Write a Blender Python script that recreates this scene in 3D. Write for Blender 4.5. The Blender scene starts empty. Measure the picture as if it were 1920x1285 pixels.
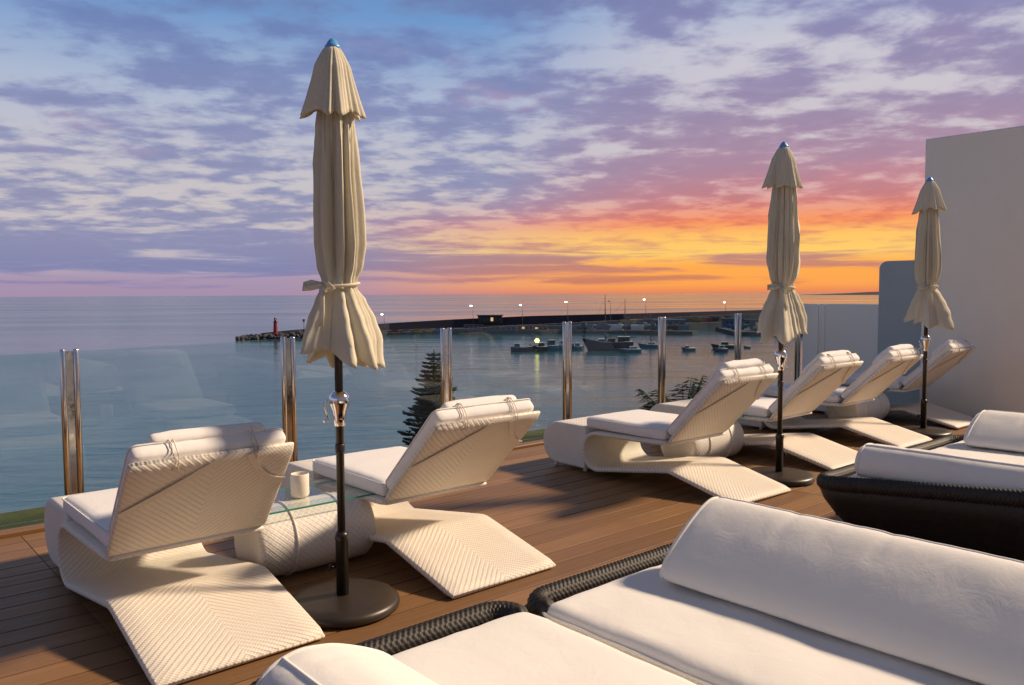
import bpy, bmesh, math, random
from mathutils import Vector, Matrix, noise
random.seed(7)
rad = math.radians
S = bpy.context.scene
COL = S.collection

# ------------------------------------------------------------------ camera
cam_d = bpy.data.cameras.new('camera'); cam = bpy.data.objects.new('camera', cam_d); COL.objects.link(cam)
FPX = 1520.0
cam_d.sensor_fit = 'HORIZONTAL'; cam_d.sensor_width = 36.0; cam_d.lens = 36.0 * FPX / 1920.0
cam_d.clip_start = 0.05; cam_d.clip_end = 200000
cam.matrix_world = (Matrix.Translation((0, 0, 1.5)) @ Matrix.Rotation(math.pi / 2 - math.atan(91 / FPX), 4, 'X')
                    @ Matrix.Rotation(-0.0057, 4, 'Z'))
S.camera = cam
S.view_settings.view_transform = 'Standard'; S.view_settings.look = 'None'
S.view_settings.gamma = 1.0; S.view_settings.exposure = 0.5
S.view_settings.use_curve_mapping = False

# terrace frame: x = along the lounger row (r), y = towards the sea (q)
ROW = rad(48.9)
RZ = math.pi / 2 - ROW
def T(r, q, z=0.0):
    return Vector((r * math.sin(ROW) - q * math.cos(ROW), r * math.cos(ROW) + q * math.sin(ROW), z))

# ------------------------------------------------------------------ sun
SUN_PHI, SUN_EL = rad(24), rad(36)      # swing from the row direction towards the house, elevation
h = T(math.cos(SUN_PHI), -math.sin(SUN_PHI))
SUN_DIR = Vector((h.x * math.cos(SUN_EL), h.y * math.cos(SUN_EL), math.sin(SUN_EL)))
sd = bpy.data.lights.new('sun', 'SUN'); sd.energy = 3.9; sd.angle = rad(5.5); sd.color = (1.0, 0.77, 0.55)
so = bpy.data.objects.new('sun', sd); COL.objects.link(so)
so.rotation_euler = SUN_DIR.to_track_quat('Z', 'Y').to_euler(); so.location = (6, 2, 12)

# ------------------------------------------------------------------ node helper
class NT:
    def __init__(s, nt): s.nt = nt
    def n(s, typ, **kw):
        nd = s.nt.nodes.new(typ)
        for k, v in kw.items(): setattr(nd, k, v)
        return nd
    def link(s, a, b): s.nt.links.new(a, b)
    def put(s, sock, v):
        if isinstance(v, bpy.types.NodeSocket): s.link(v, sock)
        elif v is not None:
            if sock.type == 'RGBA' and len(v) == 3: v = (*v, 1)
            sock.default_value = v
    def m(s, op, a, b=None, c=None, clamp=False):
        nd = s.n('ShaderNodeMath', operation=op, use_clamp=clamp)
        for i, v in enumerate((a, b, c)):
            if v is not None: s.put(nd.inputs[i], v)
        return nd.outputs[0]
    def vm(s, op, a, b=None):
        nd = s.n('ShaderNodeVectorMath', operation=op)
        s.put(nd.inputs[0], a)
        if b is not None: s.put(nd.inputs[1], b)
        return nd.outputs[0]
    def mix(s, f, a, b, blend='MIX'):
        nd = s.n('ShaderNodeMix', data_type='RGBA', blend_type=blend)
        s.put(nd.inputs[0], f); s.put(nd.inputs[6], a); s.put(nd.inputs[7], b)
        return nd.outputs[2]
    def ramp(s, f, stops, interp='LINEAR'):
        nd = s.n('ShaderNodeValToRGB'); cr = nd.color_ramp; cr.interpolation = interp
        while len(cr.elements) < len(stops): cr.elements.new(0.5)
        for e, (p, c) in zip(cr.elements, sorted(stops, key=lambda t: t[0])):
            e.position = p; e.color = (*c, 1) if len(c) == 3 else c
        s.put(nd.inputs[0], f); return nd.outputs[0]
    def rng(s, v, a, b, c=0.0, d=1.0, smooth=False):
        nd = s.n('ShaderNodeMapRange', interpolation_type='SMOOTHSTEP' if smooth else 'LINEAR')
        for i, x in enumerate((v, a, b, c, d)): s.put(nd.inputs[i], x)
        return nd.outputs[0]
    def noise(s, vec, scale, detail=2, rough=0.5, dist=0.0):
        nd = s.n('ShaderNodeTexNoise')
        if vec is not None: s.link(vec, nd.inputs['Vector'])
        nd.inputs['Scale'].default_value = scale; nd.inputs['Detail'].default_value = detail
        nd.inputs['Roughness'].default_value = rough; nd.inputs['Distortion'].default_value = dist
        return nd.outputs[0]
    def xyz(s, v):
        nd = s.n('ShaderNodeSeparateXYZ'); s.link(v, nd.inputs[0]); return nd.outputs
    def vec(s, x, y, z=0.0):
        nd = s.n('ShaderNodeCombineXYZ')
        for i, v in enumerate((x, y, z)): s.put(nd.inputs[i], v)
        return nd.outputs[0]

def lin(r, g, b):
    f = lambda c: (c / 255 / 12.92) if c / 255 <= 0.04045 else ((c / 255 + 0.055) / 1.055) ** 2.4
    return (f(r), f(g), f(b))

# ------------------------------------------------------------------ sky
W = bpy.data.worlds.new('World'); S.world = W; W.use_nodes = True
W.node_tree.nodes.clear(); k = NT(W.node_tree)
tc = k.n('ShaderNodeTexCoord'); D = k.vm('NORMALIZE', tc.outputs['Generated'])
dx, dy, dz = k.xyz(D)
el = k.m('MAXIMUM', dz, 0.0)
hl = k.m('SQRT', k.m('ADD', k.m('MULTIPLY', dx, dx), k.m('ADD', k.m('MULTIPLY', dy, dy), 1e-6)))
GA = rad(23)                                               # azimuth of the afterglow
cosd = k.m('DIVIDE', k.m('ADD', k.m('MULTIPLY', dx, math.sin(GA)), k.m('MULTIPLY', dy, math.cos(GA))), hl)
g_lo = k.rng(cosd, 0.77, 0.985, 0, 1, True)                # broad along the horizon
g_hi = k.rng(cosd, 0.90, 1.0, 0, 1, True)                  # narrower higher up
glow = k.mix(k.rng(el, 0.05, 0.14, 0, 1, True), k.vec(g_lo, g_lo, g_lo), k.vec(g_hi, g_hi, g_hi))
glow = k.xyz(glow)[0]
ee = k.m('MULTIPLY', el, 2.0)                              # ramps run to sin(elev) = 0.5
def st(*rows): return [(y * 2.0, lin(*c)) for y, c in rows]
clear_away = k.ramp(ee, st((0.0, (164, 142, 170)), (0.020, (168, 148, 176)), (0.05, (196, 186, 192)), (0.10, (202, 193, 194)),
                           (0.17, (192, 191, 202)), (0.23, (172, 184, 208)), (0.31, (112, 152, 202)), (0.40, (90, 124, 170)), (0.5, (84, 96, 124))))
clear_glow = k.ramp(ee, st((0.0, (230, 130, 90)), (0.010, (252, 162, 78)), (0.032, (255, 170, 74)), (0.048, (255, 204, 104)),
                           (0.066, (255, 196, 98)), (0.084, (248, 150, 92)), (0.115, (220, 168, 164)), (0.17, (206, 194, 200)),
                           (0.28, (200, 198, 210)), (0.36, (150, 176, 212)), (0.42, (110, 130, 168)), (0.5, (86, 98, 126))))
cloud_away = k.ramp(ee, st((0.0, (158, 132, 170)), (0.03, (128, 133, 176)), (0.10, (142, 144, 180)), (0.2, (134, 141, 182)),
                           (0.30, (112, 134, 184)), (0.40, (106, 118, 156)), (0.5, (98, 98, 112))))
cloud_glow = k.ramp(ee, st((0.0, (196, 112, 96)), (0.02, (214, 132, 98)), (0.045, (184, 128, 128)), (0.068, (226, 140, 108)),
                           (0.084, (236, 124, 90)), (0.108, (206, 124, 124)), (0.145, (176, 132, 154)), (0.21, (152, 134, 168)),
                           (0.30, (132, 130, 176)), (0.40, (112, 118, 156)), (0.5, (98, 98, 112))))
clear = k.mix(glow, clear_away, clear_glow)
cloud = k.mix(glow, cloud_away, cloud_glow)
zz = k.m('ADD', el, 0.11)
pu, pv = k.m('DIVIDE', dx, zz), k.m('DIVIDE', dy, zz)
wob = k.noise(k.vec(pu, pv, 51.0), 1.3, 3, 0.5)
pu2 = k.m('ADD', pu, k.m('MULTIPLY', wob, 0.18))
n1 = k.noise(k.vec(k.m('MULTIPLY', pu2, 0.9), pv, 3.1), 4.4, 7, 0.53, 0.0)
n2 = k.noise(k.vec(pu, pv, 9.7), 0.75, 3, 0.5)
n3 = k.noise(k.vec(pu2, pv, 21.0), 9.0, 4, 0.55)
az = k.m('ARCTAN2', dx, dy)
strat = k.noise(k.vec(k.m('MULTIPLY', az, 5.5), k.m('MULTIPLY', el, 75.0), 1.7), 1.0, 6, 0.58, 0.4)
dens = k.m('ADD', k.m('MULTIPLY', n1, 0.74), k.m('ADD', k.m('MULTIPLY', n2, 0.26), k.m('MULTIPLY', k.m('SUBTRACT', n3, 0.5), 0.20)))
low = k.rng(el, 0.03, 0.10, 1, 0, True)
dens = k.m('ADD', k.m('MULTIPLY', dens, k.m('SUBTRACT', 1.0, low)), k.m('MULTIPLY', k.m('SUBTRACT', strat, 0.015), low))
bias = k.rng(el, 0.0, 0.02, -0.18, 0.0, True)             # the strip on the horizon stays open
bias = k.m('ADD', bias, k.m('MULTIPLY', k.rng(el, 0.020, 0.035, 0.0, 0.16, True), k.m('MULTIPLY', k.rng(el, 0.05, 0.085, 1, 0, True), k.m('SUBTRACT', 1.0, g_lo))))
bias = k.m('ADD', bias, k.m('MULTIPLY', k.m('MULTIPLY', k.rng(el, 0.09, 0.13, 0, 1, True), k.rng(el, 0.16, 0.24, 1, 0, True)), k.m('MULTIPLY', glow, 0.08)))
bias = k.m('ADD', bias, k.m('MULTIPLY', k.rng(el, 0.025, 0.05, 0, 1, True), k.m('MULTIPLY', k.rng(el, 0.07, 0.1, 1, 0, True), k.m('MULTIPLY', g_lo, -0.05))))
dens = k.m('ADD', dens, k.m('ADD', bias, 0.015))
cov = k.rng(dens, 0.415, 0.575, 0, 1, True)
thick = k.rng(k.m('ADD', dens, k.m('MULTIPLY', k.m('SUBTRACT', n3, 0.5), 0.25)), 0.5, 0.66, 0, 1, True)
cloud = k.mix(k.m('MULTIPLY', thick, 0.5), cloud, k.mix(1.0, cloud, (0.74, 0.74, 0.84), 'MULTIPLY'))
# under-lit pinkish flecks
fl = k.m('MULTIPLY', k.rng(k.noise(k.vec(pu, pv, 33.0), 0.9, 4, 0.6), 0.58, 0.72, 0, 0.35, True), k.m('MULTIPLY', k.rng(el, 0.05, 0.2, 0, 1, True), k.rng(el, 0.3, 0.4, 1, 0, True)))
cloud = k.mix(fl, cloud, k.mix(glow, lin(216, 160, 178), lin(216, 134, 140)))
sky_col = k.mix(k.m('MULTIPLY', cov, 0.87), clear, cloud)
nish = k.n('ShaderNodeTexSky'); nish.sky_type = 'NISHITA'; nish.sun_disc = False
nish.sun_elevation = SUN_EL; nish.sun_rotation = math.atan2(SUN_DIR.x, SUN_DIR.y)
bg1 = k.n('ShaderNodeBackground'); k.link(sky_col, bg1.inputs[0]); bg1.inputs[1].default_value = 0.707
bg2 = k.n('ShaderNodeBackground'); k.link(nish.outputs[0], bg2.inputs[0]); bg2.inputs[1].default_value = 0.002
ad = k.n('ShaderNodeAddShader'); k.link(bg1.outputs[0], ad.inputs[0]); k.link(bg2.outputs[0], ad.inputs[1])
wo = k.n('ShaderNodeOutputWorld'); k.link(ad.outputs[0], wo.inputs[0])

# ------------------------------------------------------------------ materials
MATS = {}
def mat(name, base=(0.5, 0.5, 0.5), rough=0.5, metal=0.0, spec=0.5, emit=None, estr=1.0):
    m = bpy.data.materials.new(name); m.use_nodes = True; MATS[name] = m
    b = m.node_tree.nodes['Principled BSDF']
    b.inputs['Base Color'].default_value = (*base, 1); b.inputs['Roughness'].default_value = rough
    b.inputs['Metallic'].default_value = metal; b.inputs['Specular IOR Level'].default_value = spec
    if emit: b.inputs['Emission Color'].default_value = (*emit, 1); b.inputs['Emission Strength'].default_value = estr
    return m, NT(m.node_tree), b
def bump(k, b, hgt, strength, dist):
    bn = k.n('ShaderNodeBump'); bn.inputs['Strength'].default_value = strength; bn.inputs['Distance'].default_value = dist
    k.link(hgt, bn.inputs['Height']); k.link(bn.outputs[0], b.inputs['Normal'])
def objco(k): return k.n('ShaderNodeTexCoord').outputs['Object']

def grainy(name, c1, c2, rough=0.6, scale=8, bstr=0.2, bdist=0.004, metal=0.0, detail=4, bscale=None, spec=0.4):
    m, k, b = mat(name, c1, rough, metal, spec); o = objco(k)
    f = k.noise(o, scale, detail, 0.6)
    k.link(k.mix(k.rng(f, 0.3, 0.7), c1, c2), b.inputs['Base Color'])
    bump(k, b, k.noise(o, bscale or scale * 6, 3, 0.6), bstr, bdist)
    return m

# white weave, UV in metres, chevron about the centre line
def weave(name, chev, base_hi, base_lo):
    m, k, b = mat(name, base_hi, 0.55, 0, 0.35)
    uv = k.n('ShaderNodeUVMap'); u, v, _ = k.xyz(uv.outputs[0])
    jo = objco(k); jj = k.m('MULTIPLY', k.m('SUBTRACT', k.noise(jo, 9, 4, 0.65), 0.5), 0.016); v = k.m('ADD', v, jj); fray = k.noise(jo, 130, 2, 0.6)
    if chev:
        ph = k.m('ADD', v, k.m('MULTIPLY', k.m('ABSOLUTE', u), -0.95))
        rib = k.m('ADD', k.m('MULTIPLY', k.m('SINE', k.m('MULTIPLY', ph, 2 * math.pi / 0.033)), 0.5), 0.5)
    else:
        rib = k.m('ADD', k.m('MULTIPLY', k.m('MULTIPLY', k.m('SINE', k.m('MULTIPLY', u, 2 * math.pi / 0.036)), k.m('SINE', k.m('MULTIPLY', v, 2 * math.pi / 0.036))), 0.5), 0.5)
    iu = k.m('SINE', k.m('MULTIPLY', u, 2 * math.pi / 0.017)); iv = k.m('SINE', k.m('MULTIPLY', v, 2 * math.pi / 0.017))
    fine = k.m('ADD', k.m('MULTIPLY', k.m('MULTIPLY', iu, iv), 0.5), 0.5)
    hgt = k.m('ADD', k.m('MULTIPLY', rib, 0.62), k.m('ADD', k.m('MULTIPLY', fine, 0.5), k.m('MULTIPLY', k.m('SUBTRACT', fray, 0.5), 0.5)))
    dirt = k.noise(objco(k), 5, 4, 0.6)
    gap = k.rng(hgt, 0.05, 0.5)
    c = k.mix(gap, base_lo, base_hi)
    c = k.mix(k.rng(dirt, 0.35, 0.75, 0, 0.35), c, k.mix(1.0, c, (0.86, 0.8, 0.72), 'MULTIPLY'))
    k.link(c, b.inputs['Base Color']); bump(k, b, hgt, 0.42, 0.005)
    return m
weave('white_weave_chevron', True, (0.80, 0.745, 0.65), (0.60, 0.535, 0.43))
weave('white_weave', False, (0.80, 0.765, 0.70), (0.62, 0.575, 0.49))

def fabric(name, c, fold=0.15):
    m, k, b = mat(name, c, 0.85, 0, 0.2); o = objco(k)
    b.inputs['Sheen Weight'].default_value = 0.15
    f = k.noise(o, 3.5, 5, 0.6)
    k.link(k.mix(k.rng(f, 0.35, 0.75, 0, 0.5), c, tuple(x * y for x, y in zip(c, (0.93, 0.92, 0.9)))), b.inputs['Base Color'])
    w1 = k.noise(o, 11, 5, 0.62, 0.6); w2 = k.noise(o, 420, 2, 0.5)
    bump(k, b, k.m('ADD', k.m('MULTIPLY', w1, 1.0), k.m('MULTIPLY', w2, 0.05)), fold, 0.02)
    return m
fabric('white_fabric', (0.84, 0.82, 0.80))
fabric('cream_fabric', (0.85, 0.825, 0.775), 0.13)
fabric('strap_fabric', (0.74, 0.67, 0.56), 0.1)

# parasol canvas lets some light through
m, k, b = mat('canvas', (0.56, 0.50, 0.38), 0.85, 0, 0.2); o = objco(k)
f = k.noise(o, 6, 5, 0.6)
cc = k.mix(k.rng(f, 0.35, 0.75), (0.86, 0.81, 0.65), (0.79, 0.74, 0.57)); k.link(cc, b.inputs['Base Color'])
bump(k, b, k.noise(o, 18, 5, 0.6, 0.5), 0.25, 0.015)
tr = k.n('ShaderNodeBsdfTranslucent'); tr.inputs[0].default_value = (0.62, 0.50, 0.24, 1)
mx = k.n('ShaderNodeMixShader'); mx.inputs[0].default_value = 0.28
k.link(b.outputs[0], mx.inputs[1]); k.link(tr.outputs[0], mx.inputs[2])
k.link(mx.outputs[0], m.node_tree.nodes['Material Output'].inputs[0])

grainy('dark_metal', (0.012, 0.009, 0.007), (0.020, 0.014, 0.010), 0.36, 12, 0.1, 0.001, 0.0, 4, 200, 0.5)
grainy('base_metal', (0.026, 0.019, 0.013), (0.040, 0.029, 0.019), 0.40, 9, 0.15, 0.001, 0.0, 4, 300, 0.5)
mat('chrome', (0.86, 0.86, 0.88), 0.10, 1.0)
m, k, b = mat('brushed_steel', (0.70, 0.66, 0.60), 0.16, 1.0)
k.link(k.rng(k.noise(objco(k), 30, 3, 0.6), 0.3, 0.7, 0.08, 0.24), b.inputs['Roughness'])
mat('blue_lit_cap', (0.10, 0.35, 0.72), 0.35)  # blue light on the parasol finial, put into its base colour
mat('white_plastic', (0.75, 0.73, 0.7), 0.4)
grainy('dark_weave', (0.009, 0.0065, 0.005), (0.024, 0.017, 0.011), 0.6, 40, 0.3, 0.002, 0, 3, 220, 0.6)
grainy('subfloor', (0.03, 0.025, 0.02), (0.02, 0.016, 0.012), 0.9, 5)
grainy('wax', (0.82, 0.74, 0.62), (0.78, 0.70, 0.58), 0.5, 20)

# composite deck boards, colour shifts from board to board
m, k, b = mat('deck_board', (0.26, 0.15, 0.075), 0.5, 0, 0.35); o = objco(k)
oi = k.n('ShaderNodeObjectInfo'); x, y, z = k.xyz(o)
gr = k.noise(k.vec(k.m('MULTIPLY', x, 1.6), k.m('MULTIPLY', y, 55.0), k.m('MULTIPLY', oi.outputs['Random'], 40)), 1.0, 5, 0.6)
base = k.mix(oi.outputs['Random'], (0.30, 0.162, 0.068), (0.205, 0.108, 0.046))
c = k.mix(k.rng(gr, 0.3, 0.75, 0, 0.5), base, k.mix(1.0, base, (0.66, 0.62, 0.58), 'MULTIPLY'))
stain = k.noise(k.vm('ADD', o, k.vec(0, 0, oi.outputs['Random'])), 2.3, 4, 0.6)
c = k.mix(k.rng(stain, 0.5, 0.8, 0, 0.35), c, (0.14, 0.075, 0.036))
k.link(c, b.inputs['Base Color']); k.link(k.rng(gr, 0.3, 0.7, 0.36, 0.58), b.inputs['Roughness'])
bump(k, b, gr, 0.25, 0.002)

# plaster
def plaster(name, c1, c2):
    m, k, b = mat(name, c1, 0.9, 0, 0.15); o = objco(k)
    x, y, z = k.xyz(o); stk = k.noise(k.vec(k.m('MULTIPLY', x, 5), k.m('MULTIPLY', y, 5), k.m('MULTIPLY', z, 0.5)), 1.0, 5, 0.65)
    f = k.m('ADD', k.m('MULTIPLY', k.noise(o, 1.6, 7, 0.65), 0.6), k.m('MULTIPLY', stk, 0.4)); f2 = k.noise(o, 45, 4, 0.6)
    k.link(k.mix(k.rng(f, 0.35, 0.7, 0, 0.7), c1, c2), b.inputs['Base Color'])
    bump(k, b, k.m('ADD', k.m('MULTIPLY', f, 0.5), k.m('MULTIPLY', f2, 0.12)), 0.35, 0.02)
plaster('plaster_warm', (0.93, 0.905, 0.80), (0.87, 0.84, 0.73))
plaster('plaster_white', (0.90, 0.90, 0.83), (0.84, 0.84, 0.78))
plaster('plaster_blue', (0.45, 0.51, 0.52), (0.40, 0.46, 0.47))

# balustrade glass: clear body colour and a plain dielectric reflection
def sheet_glass(name, tint):
    m = bpy.data.materials.new(name); m.use_nodes = True; MATS[name] = m
    k = NT(m.node_tree); m.node_tree.nodes.clear()
    t = k.n('ShaderNodeBsdfTransparent'); t.inputs[0].default_value = (*tint, 1)
    g = k.n('ShaderNodeBsdfGlossy'); g.inputs['Roughness'].default_value = 0.005
    fr = k.n('ShaderNodeFresnel'); bf = k.n('ShaderNodeNewGeometry').outputs['Backfacing']
    k.link(k.rng(bf, 0, 1, 1.5, 1 / 1.5), fr.inputs[0])
    mx = k.n('ShaderNodeMixShader'); out = k.n('ShaderNodeOutputMaterial')
    k.link(fr.outputs[0], mx.inputs[0]); k.link(t.outputs[0], mx.inputs[1]); k.link(g.outputs[0], mx.inputs[2]); k.link(mx.outputs[0], out.inputs[0])
sheet_glass('pane_glass', (0.89, 0.965, 0.96))
sheet_glass('table_glass', (0.955, 0.985, 0.978))
mat('glass_edge', (0.05, 0.28, 0.22), 0.1)

# sea
m, k, b = mat('sea_water', (0.020, 0.080, 0.100), 0.10, 0, 0.5); b.inputs['IOR'].default_value = 1.75
g = k.n('ShaderNodeNewGeometry').outputs['Position']; x, y, z = k.xyz(g)
w1 = k.noise(k.vec(k.m('MULTIPLY', x, 0.35), y, 0), 0.30, 5, 0.62, 0.4)
w2 = k.noise(k.vec(k.m('MULTIPLY', x, 0.4), y, 5), 0.045, 4, 0.55, 0.4)
w3 = k.noise(k.vec(k.m('MULTIPLY', x, 0.25), y, 9), 0.008, 4, 0.55, 0.6)
bump(k, b, k.m('ADD', k.m('MULTIPLY', w1, 0.55), k.m('MULTIPLY', w2, 2.2)), 0.36, 1.0)
k.link(k.rng(w3, 0.35, 0.65, 0.06, 0.22), b.inputs['Roughness'])

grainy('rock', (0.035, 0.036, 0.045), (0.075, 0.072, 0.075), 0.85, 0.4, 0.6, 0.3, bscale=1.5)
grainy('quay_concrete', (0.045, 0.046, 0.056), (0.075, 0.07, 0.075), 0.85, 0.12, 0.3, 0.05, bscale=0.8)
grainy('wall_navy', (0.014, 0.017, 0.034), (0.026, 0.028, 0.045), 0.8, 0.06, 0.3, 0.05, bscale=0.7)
grainy('lighthouse_red', (0.30, 0.022, 0.02), (0.24, 0.02, 0.02), 0.6, 1)
for nm, c in dict(hull_black=(0.02, 0.02, 0.026), hull_blue=(0.035, 0.11, 0.20), hull_teal=(0.05, 0.16, 0.20), hull_grey=(0.10, 0.11, 0.13),
                  hull_white=(0.62, 0.62, 0.62), boat_wood=(0.07, 0.045, 0.035), mast=(0.05, 0.035, 0.03), mural_red=(0.26, 0.05, 0.06), mural_blue=(0.04, 0.10, 0.30),
                  mural_ochre=(0.30, 0.20, 0.05), mural_green=(0.05, 0.15, 0.10), shed_orange=(0.36, 0.14, 0.05), shed_grey=(0.16, 0.16, 0.18), roof_dark=(0.025, 0.025, 0.03)).items():
    grainy(nm, c, tuple(v * 0.75 for v in c), 0.6, 0.7, 0.1, 0.01)
mat('dark_window', (0.012, 0.015, 0.02), 0.12)
mat('lit_window', (0.9, 0.6, 0.3), 0.4, emit=(1.0, 0.62, 0.25), estr=0.45)
mat('lamp_glow', (1, 0.9, 0.8), 0.4, emit=(1.0, 0.82, 0.72), estr=7)
mat('lamp_yellow', (1, 0.9, 0.3), 0.4, emit=(1.0, 0.82, 0.18), estr=3)
grainy('needles', (0.026, 0.042, 0.022), (0.05, 0.062, 0.032), 0.7, 2.5, 0.1, 0.01)
grainy('palm_leaf', (0.018, 0.032, 0.012), (0.035, 0.05, 0.02), 0.55, 2, 0.1, 0.01)
grainy('bark', (0.05, 0.038, 0.028), (0.08, 0.06, 0.045), 0.9, 6, 0.5, 0.02)
grainy('turf', (0.05, 0.075, 0.022), (0.085, 0.095, 0.032), 0.95, 14, 0.5, 0.02)
grainy('earth', (0.06, 0.055, 0.04), (0.09, 0.08, 0.06), 0.95, 0.3)
grainy('headland', (0.012, 0.009, 0.012), (0.018, 0.014, 0.016), 0.95, 0.01)
M = MATS

# ------------------------------------------------------------------ mesh helpers
def mesh(name, V, Fc, smooth=True, uv=None):
    me = bpy.data.meshes.new(name); me.from_pydata([tuple(v) for v in V], [], Fc)
    if uv:
        l = me.uv_layers.new(name='UVMap')
        for lp in me.loops: l.data[lp.index].uv = uv[lp.vertex_index]
    me.polygons.foreach_set('use_smooth', [smooth] * len(me.polygons)); me.update()
    return me
def obj(name, me, m=None, parent=None, loc=None, rz=None):
    if m is not None and not me.materials: me.materials.append(M[m])
    o = bpy.data.objects.new(name, me); COL.objects.link(o)
    if parent: o.parent = parent
    if loc is not None: o.location = loc
    if rz is not None: o.rotation_euler = (0, 0, rz)
    return o
def empty(name, loc=(0, 0, 0), rz=0.0, parent=None):
    o = bpy.data.objects.new(name, None); COL.objects.link(o); o.location = loc; o.rotation_euler = (0, 0, rz); o.empty_display_size = 0.1
    if parent: o.parent = parent
    return o
def tag(o, label=None, cat=None, group=None, kind=None):
    if label: o['label'] = label
    if cat: o['category'] = cat
    if group: o['group'] = group
    if kind: o['kind'] = kind
    return o
def copy_tree(o, parent=None):
    c = o.copy(); COL.objects.link(c); c.parent = parent
    for ch in o.children: copy_tree(ch, c)
    return c
class MB:
    def __init__(s): s.V, s.F, s.U = [], [], []
    def add(s, V, Fc, U=None):
        b = len(s.V); s.V += [Vector(v) for v in V]; s.F += [tuple(i + b for i in f) for f in Fc]
        s.U += U if U else [(0, 0)] * len(V); return s
    def loft(s, rings, cap=True, close=False, U=None):
        n = len(rings[0]); V = [p for r in rings for p in r]; Fc = []
        for i in range(len(rings) - 1 + (1 if close else 0)):
            a, b = i * n, ((i + 1) % len(rings)) * n
            for j in range(n): Fc.append((a + j, a + (j + 1) % n, b + (j + 1) % n, b + j))
        if cap and not close:
            Fc.append(tuple(reversed(range(n)))); Fc.append(tuple(range((len(rings) - 1) * n, len(rings) * n)))
        return s.add(V, Fc, U)
    def tube(s, pts, r, n=8, cap=True, close=False):
        pts = [Vector(p) for p in pts]; rings = []; N = len(pts)
        up = Vector((0.13, 0.27, 1)).normalized()
        for i, p in enumerate(pts):
            a = pts[(i - 1) % N] if (close or i) else p; b = pts[(i + 1) % N] if (close or i < N - 1) else p
            t = (b - a).normalized()
            e1 = t.cross(up)
            if e1.length < 1e-3: e1 = t.cross(Vector((1, 0, 0)))
            e1.normalize(); e2 = t.cross(e1); rr = r[i] if isinstance(r, (list, tuple)) else r
            rings.append([p + (e1 * math.cos(q) + e2 * math.sin(q)) * rr for q in (2 * math.pi * j / n for j in range(n))])
        return s.loft(rings, cap, close)
    def lathe(s, prof, n=24, c=(0, 0, 0)):
        c = Vector(c)
        return s.loft([[c + Vector((r * math.cos(2 * math.pi * j / n), r * math.sin(2 * math.pi * j / n), z)) for j in range(n)] for r, z in prof])
    def box(s, x0, x1, y0, y1, z0, z1, ch=0.0):
        if ch <= 0:
            V = [(x, y, z) for z in (z0, z1) for x, y in ((x0, y0), (x1, y0), (x1, y1), (x0, y1))]
            return s.add(V, [(3, 2, 1, 0), (4, 5, 6, 7), (0, 1, 5, 4), (1, 2, 6, 5), (2, 3, 7, 6), (3, 0, 4, 7)])
        R = lambda d, z: [Vector((x0 + d, y0 + d, z)), Vector((x1 - d, y0 + d, z)), Vector((x1 - d, y1 - d, z)), Vector((x0 + d, y1 - d, z))]
        return s.loft([R(0, z0), R(0, z1 - ch), R(ch, z1)])
    def build(s, name, m, parent=None, smooth=True, loc=None, rz=None, uv=False):
        return obj(name, mesh(name, s.V, s.F, smooth, s.U if uv else None), m, parent, loc, rz)
def shade_auto(o, ang=35):
    me = o.data
    bm = bmesh.new(); bm.from_mesh(me)
    for e in bm.edges:
        if len(e.link_faces) == 2 and e.calc_face_angle(0) > rad(ang): e.smooth = False
    bm.to_mesh(me); bm.free(); return o

# ================================================================== SETTING
# sea, shore, terrace body
tag(obj('sea', mesh('sea', [(-90000, -2000, -18.5), (90000, -2000, -18.5), (90000, 150000, -18.5), (-90000, 150000, -18.5)], [(0, 1, 2, 3)], False), 'sea_water'), kind='structure')
sh = MB(); sh.box(-160, 160, -90, 52, -19.5, -17.6, 0.8)
tag(sh.build('shore', 'earth', None, False), kind='structure')
tb = MB(); tb.box(-6, 10.9, -7, 5.95, -17.7, -0.06)
tag(tb.build('terrace_slab', 'plaster_white', None, False, (0, 0, 0), RZ), kind='structure')
tl = MB(); tl.box(-6, 10.6, 6.02, 6.95, -17.7, -0.10)
tag(tl.build('turf_ledge', 'turf', None, False, (0, 0, 0), RZ), kind='structure')

deck = MB(); deck.box(-5.5, 10.54, -6.5, 5.83, -0.05, -0.03)
deck = tag(deck.build('deck', 'subfloor', None, False, (0, 0, 0), RZ), kind='structure')
BW = 0.165; cache = {}
q = 5.82
while q > -1.6:
    cuts = [-5.4, 0.965, 5.6, 10.53] if True else []
    for a, b in zip(cuts[:-1], cuts[1:]):
        key = round(b - a, 3)
        if key not in cache:
            L = key / 2 - 0.002; hw = BW / 2 - 0.005
            bb = MB(); bb.box(-L, L, -hw, hw, -0.03, 0.0, 0.0006); cache[key] = mesh('board', bb.V, bb.F, False)
        o = obj('board', cache[key], 'deck_board', deck, ((a + b) / 2, q - BW / 2, random.uniform(-0.0008, 0.0)))
    q -= BW
eb = MB(); eb.box(-5.5, 10.5, 5.835, 5.95, -0.05, 0.025, 0.006)
obj('edge_board', mesh('edge_board', eb.V, eb.F, False), 'deck_board', deck)

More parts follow.
